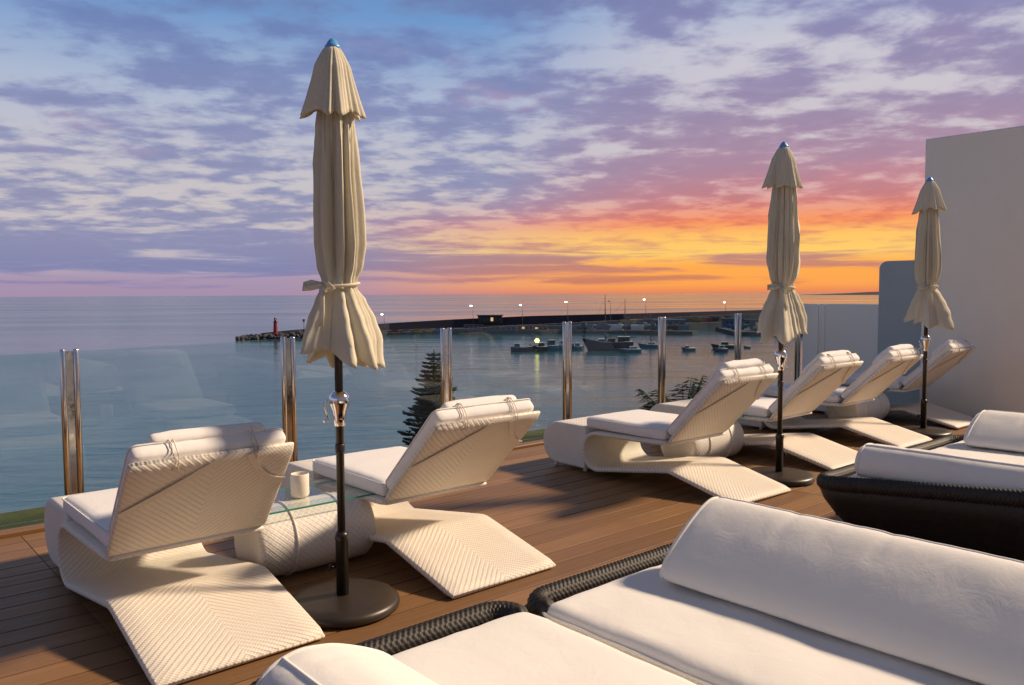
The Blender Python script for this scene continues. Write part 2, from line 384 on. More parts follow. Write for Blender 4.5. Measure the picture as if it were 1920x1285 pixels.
# balustrade: posts and panes
POST_R = [-0.26, 1.314, 2.87, 4.42, 5.985, 7.55, 9.11, 10.60]
POST_H = [1.13, 1.151, 1.172, 1.194, 1.211, 1.225, 1.232, 1.239]
post_words = ['off to the left edge', 'steel balustrade post beside the leftmost lounger', 'steel balustrade post left of the nearest parasol skirt', 'steel balustrade post beside the dark pine tree',
              'steel balustrade post rising behind the gap between second and third loungers', 'steel balustrade post left of the palm fronds', 'steel balustrade post just left of the middle parasol', 'steel balustrade post against the white end parapet']
post_words[0] = 'steel balustrade post at the far left end of the glass rail'
for i, (r, hh) in enumerate(zip(POST_R, POST_H)):
    if i == 0: continue
    e = tag(empty('balustrade_post', T(r, 5.99), RZ), post_words[i], 'post', 'steel posts of the glass balustrade')
    for sx in (-1, 1):
        tbm = MB(); tbm.lathe([(0.0195, 0.0), (0.0195, hh - 0.006), (0.016, hh)], 20, (sx * 0.040, -0.005, 0)); tbm.build('upright', 'brushed_steel', e)
    cb = MB(); cb.box(-0.0185, 0.0185, -0.012, 0.014, 0, hh - 0.012, 0.003); cb.build('clamp_strip', 'brushed_steel', e, False)
    bp = MB(); bp.box(-0.085, 0.085, -0.04, 0.04, 0.026, 0.036, 0.004); bp.build('foot_plate', 'brushed_steel', e, False)
pane_words = ['glass pane at the far left edge of the balustrade', 'glass pane behind the leftmost lounger and its candle', 'glass pane behind the nearest parasol and second lounger', 'glass pane between the pine tree and the third lounger',
              'glass pane in front of the moored schooner', 'glass pane in front of the palm fronds', 'glass pane behind the middle parasol']
for i in range(len(POST_R) - 1):
    a, b = POST_R[i] + 0.062, POST_R[i + 1] - 0.062; h0, h1 = POST_H[i] - 0.015, POST_H[i + 1] - 0.015
    V = [(a, -0.005, 0.04), (b, -0.005, 0.04), (b, 0.005, 0.04), (a, 0.005, 0.04), (a, -0.005, h0), (b, -0.005, h1), (b, 0.005, h1), (a, 0.005, h0)]
    me = mesh('pane', V, [(3, 2, 1, 0), (4, 5, 6, 7), (0, 1, 5, 4), (1, 2, 6, 5), (2, 3, 7, 6), (3, 0, 4, 7)], False)
    p = obj('glass_pane', me, 'pane_glass', None, T(0, 5.99), RZ); me.materials.append(M['glass_edge'])
    for f in (1,): me.polygons[f].material_index = 1
    tag(p, pane_words[i], 'glass pane', 'panes of the glass balustrade')

# end walls
def rounded_wall(name, r0, r1, q0, q1, z1, m, rad_c, corner_hi_q=True):
    """slab between rows r0..r1, spanning q0..q1; the upper corner at q1 is rounded; edges softened"""
    prof = [(q0, -0.3), (q1, -0.3)]
    if rad_c > 0:
        prof += [(q1 - rad_c + rad_c * math.cos(a), z1 - rad_c + rad_c * math.sin(a)) for a in (math.pi / 2 * i / 10 for i in range(11))]
    else: prof += [(q1, z1)]
    prof += [(q0, z1)]
    e = 0.012; cy = (q0 + q1) / 2; cz = z1 / 2
    ins = lambda d: [(y - d * (1 if y > cy else -1), z - (d if z > cz else 0)) for y, z in prof]
    mb = MB(); mb.loft([[Vector((r0, y, z)) for y, z in ins(e)], [Vector((r0 + e, y, z)) for y, z in prof],
                        [Vector((r1 - e, y, z)) for y, z in prof], [Vector((r1, y, z)) for y, z in ins(e)]])
    return shade_auto(mb.build(name, m, None, True, (0, 0, 0), RZ), 30)
tag(rounded_wall('end_wall', 10.56, 10.86, 3.06, 4.29, 3.385, 'plaster_warm', 0.0), 'tall cream plastered wall closing the terrace at the right', 'wall')
tag(rounded_wall('low_wall', 10.90, 11.1, 3.4, 4.99, 1.91, 'plaster_blue', 0.11), 'blue grey wall with rounded corner behind the furthest parasol', 'wall')
fw = MB(); fw.box(-7, 10.5, -3.4, -3.1, -0.3, 5.0, 0.02)
tag(fw.build('unseen_house_facade', 'plaster_warm', None, False, (0, 0, 0), RZ), kind='structure')  # unseen house wall behind the camera, added to keep sky light off the backrests
pw = empty('parapet', T(10.7, 5.5), RZ)
mb = MB(); mb.box(0.24, 0.36, -0.56, 0.60, -0.3, 1.335, 0.012); mb.build('parapet_panel', 'plaster_white', pw, False)
mb = MB(); mb.box(0.222, 0.238, 0.36, 0.43, -0.05, 1.33, 0.004); mb.build('stile', 'plaster_white', pw, False)
mb = MB(); mb.box(0.226, 0.238, 0.26, 0.28, -0.05, 1.33, 0.003); mb.build('stile', 'plaster_white', pw, False)
tag(pw, 'low white parapet between the glass rail and the blue grey wall', 'parapet')

# ================================================================== LOUNGERS
LW = 0.72
def ribbon_rings(prof, w, t, x0=0.0, er=0.012):
    """prof: list of (y,z) centre line; returns rings + uv. Rounded-rectangle section of width w, thickness t."""
    n = len(prof); rings, U = [], []; s = 0.0
    for i, (y, z) in enumerate(prof):
        a = Vector(prof[max(i - 1, 0)]); b = Vector(prof[min(i + 1, n - 1)]); tv = (b - a).normalized(); nv = Vector((-tv.y, tv.x))
        if i: s += (Vector(prof[i]) - Vector(prof[i - 1])).length
        hw = w / 2; ht = t / 2
        if i == 0 or i == n - 1: hw -= 0.006; ht *= 0.55
        sec = []
        nx = 8
        for j in range(nx + 1): sec.append((-hw + er + (2 * hw - 2 * er) * j / nx, ht))
        sec += [(hw - er * 0.3, ht * 0.7), (hw, 0.0), (hw - er * 0.3, -ht * 0.7)]
        for j in range(nx + 1): sec.append((hw - er - (2 * hw - 2 * er) * j / nx, -ht))
        sec += [(-hw + er * 0.3, -ht * 0.7), (-hw, 0.0), (-hw + er * 0.3, ht * 0.7)]
        rings.append([Vector((x0 + u, y + nv.x * v, z + nv.y * v)) for u, v in sec]); U += [(u, s) for u, v in sec]
    return rings, U
def smooth_path(pts, step=0.045, r=0.03):
    """polyline with small rounded corners, resampled"""
    out = [Vector(pts[0])]
    for i in range(1, len(pts) - 1):
        p, a, b = Vector(pts[i]), Vector(pts[i - 1]), Vector(pts[i + 1])
        ra = min(r, (a - p).length * 0.4); rb = min(r, (b - p).length * 0.4)
        pa = p + (a - p).normalized() * ra; pb = p + (b - p).normalized() * rb
        for tt in (0, 0.25, 0.5, 0.75, 1.0): out.append(pa * (1 - tt) ** 2 + p * 2 * tt * (1 - tt) + pb * tt * tt)
    out.append(Vector(pts[-1])); res = [out[0]]
    for a, b in zip(out[:-1], out[1:]):
        n = max(1, int((b - a).length / step))
        for j in range(1, n + 1): res.append(a.lerp(b, j / n))
    return [tuple(v) for v in res]

def rounded_box(hx, hy, hz, r, puff=0.0, nx=14, ny=14, nz=4, seed=0, wr=0.003, wf=7.0):
    """cushion: grid box, rounded, puffed in z, lightly rumpled"""
    def lin_(n, hh):                                   # denser towards the ends
        return [hh * math.sin(math.pi / 2 * (2 * i / n - 1)) for i in range(n + 1)]
    X, Y, Z = lin_(nx, hx), lin_(ny, hy), [hz * (2 * i / nz - 1) for i in range(nz + 1)]
    idx, V, Fc = {}, [], []
    def vid(i, j, l):
        if (i, j, l) not in idx: idx[(i, j, l)] = len(V); V.append(Vector((X[i], Y[j], Z[l])))
        return idx[(i, j, l)]
    for i in range(nx):
        for j in range(ny):
            Fc.append((vid(i, j, nz), vid(i + 1, j, nz), vid(i + 1, j + 1, nz), vid(i, j + 1, nz)))
            Fc.append((vid(i, j + 1, 0), vid(i + 1, j + 1, 0), vid(i + 1, j, 0), vid(i, j, 0)))
    for i in range(nx):
        for l in range(nz):
            Fc.append((vid(i, 0, l), vid(i + 1, 0, l), vid(i + 1, 0, l + 1), vid(i, 0, l + 1)))
            Fc.append((vid(i, ny, l + 1), vid(i + 1, ny, l + 1), vid(i + 1, ny, l), vid(i, ny, l)))
    for j in range(ny):
        for l in range(nz):
            Fc.append((vid(0, j, l + 1), vid(0, j + 1, l + 1), vid(0, j + 1, l), vid(0, j, l)))
            Fc.append((vid(nx, j, l), vid(nx, j + 1, l), vid(nx, j + 1, l + 1), vid(nx, j, l + 1)))
    H = Vector((hx, hy, hz)); out = []
    for v in V:
        inn = Vector([max(-(H[a] - r), min(H[a] - r, v[a])) for a in range(3)])
        d = v - inn; p = inn + d.normalized() * r if d.length > 1e-9 else v.copy()
        fx, fy = 1 - (p.x / hx) ** 2, 1 - (p.y / hy) ** 2
        p.z += (1 if p.z > 0 else -0.4) * puff * max(0, fx) ** 0.5 * max(0, fy) ** 0.5
        nn = noise.noise(Vector((p.x * wf + seed * 3.7, p.y * wf, p.z * wf + seed)))
        n2 = noise.noise(Vector((p.x * wf * 3 + seed, p.y * wf * 3, p.z * 9)))
        p += (p - inn).normalized() * wr * (nn + 0.5 * n2) if (p - inn).length > 1e-6 else Vector()
        out.append(p)
    return out, Fc
def seam_loop(hx, hy, z, r, n=6):
    pts = []
    for cx, cy, a0 in ((hx - r, hy - r, 0), (-hx + r, hy - r, 90), (-hx + r, -hy + r, 180), (hx - r, -hy + r, 270)):
        for i in range(n + 1):
            a = rad(a0 + 90 * i / n); pts.append((cx + r * math.cos(a), cy + r * math.sin(a), z))
    return pts

def make_lounger(name, loc, label, back_q, back_z, seed, pillow):
    e = empty(name, loc, RZ + rad(0.5 * math.sin(seed * 2.3))); tag(e, label, 'sun lounger', 'white woven sun loungers along the glass rail')
    # seat loop: seat joint, seat, front curl, underside, raised knee, ground panel
    C0, CZ, CR = 0.74, 0.205, 0.150
    pts = [(-0.012, 0.370), (0.30, 0.362), (C0, CZ + CR)]
    path = smooth_path(pts, 0.06)
    path += [(C0 + CR * math.sin(a), CZ + CR * math.cos(a)) for a in (math.pi * i / 14 for i in range(1, 14))]
    path += smooth_path([(C0, CZ - CR), (0.0, 0.165), (-0.60, 0.018)], 0.05, 0.035)
    rg, U = ribbon_rings(path, LW, 0.032); mb = MB(); mb.loft(rg, True, False, U); mb.build('seat_shell', 'white_weave_chevron', e, uv=True)
    # backrest panel
    top = Vector((-back_q, back_z)); bot = Vector((0.0, 0.385)); L = (top - bot).length; dv = (top - bot).normalized()
    bp = [tuple(bot + dv * (L * i / 14)) for i in range(15)]
    rg, U = ribbon_rings(bp, LW, 0.034); mb = MB(); mb.loft(rg, True, False, U); back = mb.build('backrest', 'white_weave_chevron', e, uv=True)
    hb = MB(); hb.tube([(-LW / 2 + 0.03, 0.0, 0.375), (LW / 2 - 0.03, 0.0, 0.375)], 0.014, 8); hb.build('hinge_bar', 'white_plastic', e)
    # side binding of the backrest
    nv = Vector((0, -dv.y, dv.x)); nv = nv if nv.y > 0 else -nv          # towards the sitter
    # foot block: D section, rounded front
    y0, y1, z0, z1 = 0.905, 1.43, 0.03, 0.392; rr = (z1 - z0) / 2
    prof = [(y0, z0), (y0, z1)] + [(y0 + (y1 - rr - y0) * i / 5, z1) for i in range(1, 6)]
    prof += [(y1 - rr + rr * math.sin(a), (z0 + z1) / 2 + rr * math.cos(a)) for a in (math.pi * i / 14 for i in range(1, 14))]
    prof += [(y1 - rr + (y0 - y1 + rr) * i / 5, z0) for i in range(0, 5)]
    cy, cz = 1.18, (z0 + z1) / 2; rings, U = [], []; hw = LW / 2 - 0.05
    us = [(-hw, 0.018), (-hw + 0.005, 0.006), (-hw + 0.018, 0.0)] + [(-hw + 0.018 + (2 * hw - 0.036) * i / 8, 0.0) for i in range(1, 8)] + [(hw - 0.018, 0.0), (hw - 0.005, 0.006), (hw, 0.018)]
    for u, d in us:
        ring = []; s = 0; prev = None
        for y, z in prof:
            dvv = Vector((cy - y, cz - z)); sc = d / max(dvv.length, 1e-6)
            p = Vector((u, y + dvv.x * sc, z + dvv.y * sc)); ring.append(p)
            if prev is not None: s += (p - prev).length
            prev = p; U.append((u, s))
        rings.append(ring)
    mb = MB(); mb.loft(rings, False, False, U)
    # side cheeks as their own patches so the weave runs straight on them
    for sgn, ring in ((-1, rings[0]), (1, rings[-1])):
        f = tuple(range(len(ring))); mb.add(ring, [f if sgn > 0 else tuple(reversed(f))], [(p.y, p.z) for p in ring])
    shade_auto(mb.build('foot_block', 'white_weave', e, uv=True), 50)
    for sx in (-1, 1):
        for yy in (0.95, 1.30):
            fb = MB(); fb.lathe([(0.016, 0.0), (0.019, 0.008), (0.015, 0.034)], 10, (sx * (hw - 0.05), yy, 0)); fb.build('glide', 'white_plastic', e)
    # cushions
    sl = 0.84
    V, Fc = rounded_box(LW / 2 - 0.025, sl / 2, 0.046, 0.038, 0.012, 16, 20, 4, seed, 0.003)
    tilt = math.atan2(0.392 - 0.386, sl)
    sc = obj('seat_cushion', mesh('seat_cushion', V, Fc), 'white_fabric', e); sc.location = (0, 0.045 + sl / 2, 0.432); sc.rotation_euler = (tilt, 0, 0)
    pm = MB(); pm.tube(seam_loop(LW / 2 - 0.026, sl / 2 - 0.001, 0.034, 0.04), 0.0042, 5, False, True); pm.build('piping', 'white_fabric', sc)
    bl = L - 0.012
    V, Fc = rounded_box(LW / 2 - 0.025, bl / 2, 0.037, 0.030, 0.012, 18, 22, 4, seed + 9, 0.0045)
    bc = obj('back_cushion', mesh('back_cushion', V, Fc), 'white_fabric', e)
    mid = Vector((0, bot.x, bot.y)) + Vector((0, dv.x, dv.y)) * (bl / 2 + 0.03) + nv * 0.057
    yax = Vector((0, dv.x, dv.y)); xax = Vector((1, 0, 0)) if nv.dot(Vector((1, 0, 0)).cross(yax)) > 0 else Vector((-1, 0, 0))
    mm = Matrix((xax, yax, nv)).transposed().to_4x4(); mm.translation = mid; bc.matrix_basis = mm
    pm = MB(); pm.tube(seam_loop(LW / 2 - 0.026, bl / 2 - 0.001, 0.027, 0.034), 0.0042, 5, False, True); pm.build('piping', 'white_fabric', bc)
    # head pillow in front of the cushion, near its top
    V, Fc = rounded_box(0.25, 0.13, 0.026, 0.024, 0.030, 14, 10, 4, seed + 5, 0.006, 9)
    hp = obj('head_pillow', mesh('head_pillow', V, Fc), 'white_fabric', e)
    mm = Matrix((xax, yax, nv)).transposed().to_4x4(); mm.translation = Vector((0.0, bot.x, bot.y)) + yax * (bl - 0.085 + pillow) + nv * 0.108; hp.matrix_basis = mm
    # ties over the top of the cushion and the strap round the backrest
    tp = Vector((0, bot.x, bot.y)) + yax * (bl + 0.028)
    for u in (-0.17, 0.17):
        tm = MB(); path = [Vector((u, 0, 0)) + tp + nv * a + yax * c for a, c in ((0.116, -0.03), (0.103, 0.004), (0.085, 0.012), (0.055, 0.016), (0.018, 0.006), (-0.020, -0.02), (-0.021, -0.06))]
        for sft in (-0.006, 0.006):
            tm.tube([p + Vector((sft * (1 if i % 2 else 1.6), 0, 0)) for i, p in enumerate(path)], 0.0028, 5)
        tm.tube([Vector((u - 0.014, 0, 0)) + tp + nv * 0.101 + yax * 0.008, Vector((u + 0.014, 0, 0)) + tp + nv * 0.096 + yax * 0.013], 0.005, 6)
        tm.build('tie', 'strap_fabric', hp if False else e)
    rb = lambda u, v: Vector((u, bot.x, bot.y)) + yax * v - nv * 0.0205
    def strip(pts, w=0.014):
        mbs = MB(); rings = []
        for i, p in enumerate(pts):
            a, b = pts[max(i - 1, 0)], pts[min(i + 1, len(pts) - 1)]; t = (b - a).normalized(); sd_ = t.cross(nv).normalized()
            rings.append([p + sd_ * w, p - sd_ * w, p - sd_ * w - nv * 0.003, p + sd_ * w - nv * 0.003])
        mbs.loft(rings); return mbs
    sgn = 1 if seed % 2 else -1
    a_, b_ = rb(-LW / 2 * 0.98, L * 0.50), rb(0.02, L * 0.97)
    strip([a_.lerp(b_, i / 6) - nv * 0.004 * math.sin(math.pi * i / 6) for i in range(7)]).build('strap', 'strap_fabric', e, False)
    a_, b_ = rb(0.14, L * 0.985), rb(LW / 2 * 0.985, L * 0.62)
    strip([a_.lerp(b_, i / 6) + yax * (-0.05 * math.sin(math.pi * i / 6)) - nv * 0.002 for i in range(7)]).build('strap', 'strap_fabric', e, False)
    return e
LOUNGERS = [  # row position, knee position q, backrest run, height, label
    (0.93, 3.735, 0.345, 0.832, 'white woven sun lounger at the left edge, nearest the camera, seen from behind', 0.0),
    (2.32, 3.725, 0.48, 0.850, 'white woven sun lounger right of the small candle, under the nearest parasol', -0.02),
    (4.82, 3.76, 0.48, 0.888, 'white woven sun lounger left of the middle parasol, showing its open curled side', 0.01),
    (6.38, 3.86, 0.49, 0.882, 'white woven sun lounger just behind the middle parasol pole', -0.01),
    (7.75, 3.90, 0.49, 0.863, 'white woven sun lounger just left of the furthest parasol pole', 0.0),
    (9.35, 3.99, 0.52, 0.860, 'white woven sun lounger furthest away against the tall cream wall', -0.015)]
for i, (r, q, bq, bz, lab, pil) in enumerate(LOUNGERS):
    make_lounger('sun_lounger', T(r + LW / 2, q), lab, bq, bz, i * 2 + 1, pil)

# ================================================================== SIDE TABLES
def make_table(loc, length, label, rot=0.0):
    e = empty('side_table', loc, RZ + rot); tag(e, label, 'side table', 'woven drum side tables between the loungers')
    R0 = 0.188; rings, U = [], []; hl = length / 2; n = 36
    xs = [(-hl, R0 - 0.03), (-hl + 0.006, R0 - 0.012), (-hl + 0.025, R0)] + [(-hl + 0.025 + (length - 0.05) * i / 10, R0 + 0.004 * math.sin(math.pi * i / 10)) for i in range(1, 10)] + [(hl - 0.025, R0), (hl - 0.006, R0 - 0.012), (hl, R0 - 0.03)]
    for x, r in xs:
        rings.append([Vector((x, r * math.cos(2 * math.pi * j / n), r * math.sin(2 * math.pi * j / n) + R0 + 0.006)) for j in range(n)])
        U += [(x, 2 * math.pi * R0 * j / n) for j in range(n)]
    mb = MB(); mb.loft(rings, True, False, U); shade_auto(mb.build('drum', 'white_weave', e, uv=True), 50)
    for x in (-hl * 0.42, hl * 0.42):
        mb = MB(); pts = [(x, (R0 + 0.0065) * math.cos(a), (R0 + 0.0065) * math.sin(a) + R0 + 0.006) for a in (2 * math.pi * j / 40 for j in range(40))]
        mb.tube(pts, 0.006, 6, False, True); mb.build('band', 'white_weave', e)
    for x in (-hl * 0.6, hl * 0.6):
        mb = MB(); mb.box(x - 0.02, x + 0.02, -0.06, 0.06, 0.372, 0.3795, 0.002); mb.build('support', 'white_plastic', e, False)
    g = MB(); g.box(-hl - 0.01, hl + 0.0, -0.17, 0.27, 0.381, 0.391); gl = g.build('glass_top', 'table_glass', e, False)
    gl.data.materials.append(M['glass_edge'])
    for p in gl.data.polygons:
        if abs(p.normal.z) < 0.5: p.material_index = 1
    return e
make_table(T(2.03, 4.06), 0.68, 'woven drum side table with glass top between the two nearest loungers')
make_table(T(5.96, 4.26), 0.76, 'woven drum side table right of the third lounger, behind the middle parasol base')
make_table(T(8.92, 4.28), 0.78, 'woven drum side table behind the furthest parasol base')
ce = empty('candle', T(2.018, 4.10, 0.3925), RZ); tag(ce, 'white candle in a pale glass on the nearest glass table top', 'candle')
mb = MB(); mb.lathe([(0.040, 0.0), (0.046, 0.004), (0.050, 0.012), (0.050, 0.124), (0.047, 0.128), (0.045, 0.124), (0.044, 0.118), (0.043, 0.104)], 28); mb.build('glass_cup', 'wax', ce)
mb = MB(); mb.lathe([(0.043, 0.100), (0.043, 0.105), (0.02, 0.103)], 20); mb.build('wax_fill', 'wax', ce)
mb = MB(); mb.tube([(0, 0, 0.103), (0.001, 0, 0.112)], 0.0015, 5); mb.build('wick', 'dark_metal', ce)

# ================================================================== PARASOLS
def lerp_prof(prof, z):
    for (z0, *a), (z1, *b) in zip(prof[:-1], prof[1:]):
        if z0 >= z >= z1:
            t = (z0 - z) / (z0 - z1); t = t * t * (3 - 2 * t) * 0.5 + t * 0.5
            return [x + (y - x) * t for x, y in zip(a, b)]
    return list(prof[-1][1:])
def make_parasol(loc, label, seed, lean=(0, 0), twist=0.0):
    rnd = random.Random(seed); e = empty('parasol', loc, twist); tag(e, label, 'parasol', 'closed cream parasols on round bases')
    e.rotation_euler = (lean[0], lean[1], twist)
    n = 160
    off = [rnd.uniform(-1, 1) for _ in range(8)]
    # ridges at uneven angles; the cloth between them falls into valleys of uneven depth
    def folds(cnt, jit):
        A = sorted((2 * math.pi * (i + rnd.uniform(-jit, jit)) / cnt) % (2 * math.pi) for i in range(cnt)); return A, [rnd.uniform(0.5, 1.25) for _ in range(cnt)]
    main, fine, skirt = folds(9, 0.34), folds(29, 0.45), folds(8, 0.28)
    def ridge(a, F, sharp):
        A, dep = F; a %= 2 * math.pi; cnt = len(A)
        for i in range(cnt):
            a0, a1 = A[i], A[(i + 1) % cnt] + (2 * math.pi if i == cnt - 1 else 0)
            x = a if a >= A[0] else a + 2 * math.pi
            if a0 <= x <= a1:
                t = (x - a0) / max(a1 - a0, 1e-4); return 1 - dep[i] * (math.sin(math.pi * t) ** sharp)
        return 1.0
    prof = [(2.56, 0.055, 0.10), (2.40, 0.085, 0.25), (2.28, 0.104, 0.30), (2.10, 0.128, 0.46), (1.90, 0.146, 0.52), (1.74, 0.150, 0.54), (1.64, 0.130, 0.50), (1.565, 0.094, 0.30), (1.53, 0.094, 0.26), (1.47, 0.124, 0.26), (1.38, 0.176, 0.28), (1.28, 0.228, 0.32), (1.12, 0.285, 0.34)]
    rings = []; nz = 64
    for iz in range(nz + 1):
        tz = iz / nz; ring = []
        for j in range(n):
            a = 2 * math.pi * j / n
            sk = ridge(a, skirt, 0.8)
            hem = 1.175 + 0.05 * (1 - ridge(a, skirt, 1.4)) + 0.05 * math.sin(a + off[0] * 3) + 0.02 * math.sin(2 * a + off[6] * 3)
            z = 2.56 + (hem - 2.56) * tz
            r, dep = lerp_prof(prof, z)
            tw = a + 0.06 * math.sin((2.3 - z) * 2.2 + off[7])
            up_ = 1 - dep * (1 - ridge(tw, main, 0.62)) - 0.16 * (1 - ridge(tw + 0.3, fine, 0.55))
            dn_ = 1 - dep * (1 - sk) - 0.07 * (1 - ridge(a, fine, 0.9))
            f = min(1, max(0, (1.60 - z) / 0.12)); rad_ = r * (up_ * (1 - f) + dn_ * f)
            rad_ *= 1 + 0.09 * math.sin(a + off[2] * 3 + (2.3 - z)) + 0.16 * noise.noise(Vector((math.cos(a) * 1.6, math.sin(a) * 1.6, z * 2.2 + seed)))
            if z < 1.5: rad_ *= 1 + 0.20 * min(1, (1.5 - z) / 0.3) * math.sin(a * 2 + off[3] * 3)
            ring.append(Vector((max(rad_, 0.024) * math.cos(a), max(rad_, 0.024) * math.sin(a), z)))
        rings.append(ring)
    mb = MB(); mb.loft(rings, False)
    cn = mb.build('canopy', 'canvas', e)
    sol = cn.modifiers.new('thickness', 'SOLIDIFY'); sol.thickness = 0.003
    # vent cap
    rings = []
    for iz in range(19):
        tz = iz / 18; ring = []
        for j in range(n):
            a = 2 * math.pi * j / n; rg = ridge(a + 0.4, skirt, 0.8)
            hem = 2.315 + 0.035 * (1 - ridge(a + 0.4, skirt, 1.4)) + 0.016 * math.sin(a + off[4] * 3)
            z = 2.635 + (hem - 2.635) * tz
            r = 0.034 + 0.040 * min(1, tz * 3.5) ** 0.7 + 0.096 * tz ** 1.35
            rr = r * (1 - (0.08 + 0.26 * tz) * (1 - rg) - 0.07 * (1 - ridge(a, fine, 0.9)))
            rr *= 1 + 0.06 * math.sin(a + off[0] * 2)
            ring.append(Vector((rr * math.cos(a), rr * math.sin(a), z)))
        rings.append(ring)
    mb = MB(); mb.loft(rings, False); vc = mb.build('vent_cap', 'canvas', e)
    sol = vc.modifiers.new('thickness', 'SOLIDIFY'); sol.thickness = 0.003
    mb = MB(); mb.lathe([(0.036, 2.628), (0.037, 2.642), (0.030, 2.650), (0.022, 2.664), (0.012, 2.676), (0.004, 2.680)], 20); mb.build('finial', 'blue_lit_cap', e)
    # tie: band, bow loops and tails
    pts = [(0.101 * math.cos(a) * (1 + 0.05 * math.sin(3 * a)), 0.101 * math.sin(a), 1.546 + 0.010 * math.sin(a + 1)) for a in (2 * math.pi * j / 40 for j in range(40))]
    mb = MB(); mb.tube(pts, 0.008, 6, False, True); tie = mb.build('tie_band', 'canvas', e)
    kb = rad(-112) - twist
    o_, t_ = Vector((math.cos(kb), math.sin(kb), 0)), Vector((-math.sin(kb), math.cos(kb), 0))
    c0 = o_ * 0.110 + Vector((0, 0, 1.545))
    def band(pts, w):
        m_ = MB(); rings = []
        for i, p in enumerate(pts):
            a, b = pts[max(i - 1, 0)], pts[min(i + 1, len(pts) - 1)]; t = (b - a).normalized(); s_ = t.cross(o_).normalized()
            rings.append([p + s_ * w + o_ * .002, p - s_ * w + o_ * .002, p - s_ * w - o_ * .002, p + s_ * w - o_ * .002])
        m_.loft(rings); return m_
    up = Vector((0, 0, 1))
    band([c0, c0 - t_ * 0.05 + o_ * 0.02 + up * 0.012, c0 - t_ * 0.092 + o_ * 0.012 + up * 0.004, c0 - t_ * 0.096 + o_ * .02 - up * 0.014, c0 - t_ * 0.05 + o_ * 0.03 - up * 0.012, c0 + o_ * 0.012], 0.013).build('bow_loop', 'canvas', tie)
    band([c0, c0 + t_ * 0.04 + o_ * 0.02 + up * 0.004, c0 + t_ * 0.062 + o_ * 0.012 - up * 0.012, c0 + t_ * 0.03 + o_ * .028 - up * 0.03, c0 + o_ * 0.012 - up * .004], 0.012).build('bow_loop', 'canvas', tie)
    band([c0 + o_ * 0.012, c0 + t_ * 0.018 + o_ * 0.038 - up * 0.06, c0 + t_ * 0.030 + o_ * 0.056 - up * 0.12, c0 + t_ * 0.040 + o_ * 0.082 - up * 0.185], 0.014).build('tie_tail', 'canvas', tie)
    # pole, crank, base
    mb = MB(); mb.lathe([(0.019, 0.05), (0.019, 2.63)], 20); mb.build('pole', 'dark_metal', e)
    cr = MB(); cr.lathe([(0.021, 0.880), (0.026, 0.884), (0.028, 0.915), (0.033, 0.95), (0.046, 0.985), (0.050, 1.005), (0.046, 1.025), (0.036, 1.036), (0.030, 1.044), (0.021, 1.048)], 28); cr = cr.build('crank_housing', 'chrome', e)
    ca = rad(-175) - twist if seed != 2 else rad(30) - twist
    co, ct = Vector((math.cos(ca), math.sin(ca), 0)), Vector((-math.sin(ca), math.cos(ca), 0))
    hm = MB(); hm.tube([co * 0.04 + up * 1.005, co * 0.062 + up * 1.003, co * 0.068 + up * 0.985, co * 0.052 + up * 0.91], 0.005, 8); hm.tube([co * 0.052 + up * 0.91, co * 0.078 + up * 0.905], 0.008, 8)
    hm.build('crank_handle', 'chrome', cr)
    mb = MB(); mb.lathe([(0.0215, 0.755), (0.0225, 0.76), (0.0225, 0.79), (0.0215, 0.795)], 18); mb.build('pole_joint', 'base_metal', e)
    mb = MB(); mb.lathe([(0.030, 0.050), (0.030, 0.335), (0.033, 0.338), (0.033, 0.362), (0.024, 0.372), (0.020, 0.374)], 24); slv = mb.build('base_sleeve', 'dark_metal', e)
    mb = MB(); mb.tube([co * 0.030 + up * 0.20, co * 0.052 + up * 0.20], 0.006, 8); mb.tube([co * 0.052 + up * 0.20, co * 0.062 + up * 0.20], 0.016, 10); mb.build('clamp_knob', 'dark_metal', slv)
    mb = MB(); mb.lathe([(0.255, 0.004), (0.268, 0.010), (0.272, 0.022), (0.268, 0.040), (0.255, 0.052), (0.20, 0.060), (0.06, 0.066), (0.034, 0.070)], 56); mb.build('base_disc', 'base_metal', e)
    return e
make_parasol(T(1.888, 3.41), 'closed cream parasol with tied bow nearest the camera, between the two left loungers', 1, (0, rad(-0.0)), rad(15))
make_parasol(T(5.838, 3.44), 'closed cream parasol in the middle, seen against the orange sky', 2, (0, 0), rad(130))
make_parasol(T(8.811, 3.53), 'closed cream parasol furthest away, in front of the tall cream wall', 3, (0, rad(0.4)), rad(255))

# ================================================================== DAYBEDS
def weave_rim(path, rad_, up0=0.0, nseg=10, step=0.005):
    """fat woven rim: tube whose skin is a real over-and-under weave"""
    P_ = [Vector(p) for p in path]; out = [P_[0]]
    for a, b in zip(P_[:-1], P_[1:]):
        n = max(1, int(round((b - a).length / step)))
        for i in range(1, n + 1): out.append(a.lerp(b, i / n))
    rings = []; n = 64; s = 0.0
    for i, p in enumerate(out):
        a, b = out[max(i - 1, 0)], out[min(i + 1, len(out) - 1)]; t = (b - a).normalized()
        e1 = t.cross(Vector((0, 0, 1))).normalized(); e2 = e1.cross(t)
        if i: s += (p - out[i - 1]).length
        ring = []
        for j in range(n):
            g = 2 * math.pi * j / n
            w = math.sin(s * 2 * math.pi / 0.021 + (math.pi if (j // 4) % 2 else 0)) * (0.35 + 0.65 * abs(math.sin(math.pi * (j % 4) / 4 + 0.4)))
            rr = rad_ + 0.0036 * w
            ring.append(p + e1 * math.cos(g) * rr * 0.92 + e2 * math.sin(g) * rr)
        rings.append(ring)
    mb = MB(); mb.loft(rings); return mb
DW = 1.06
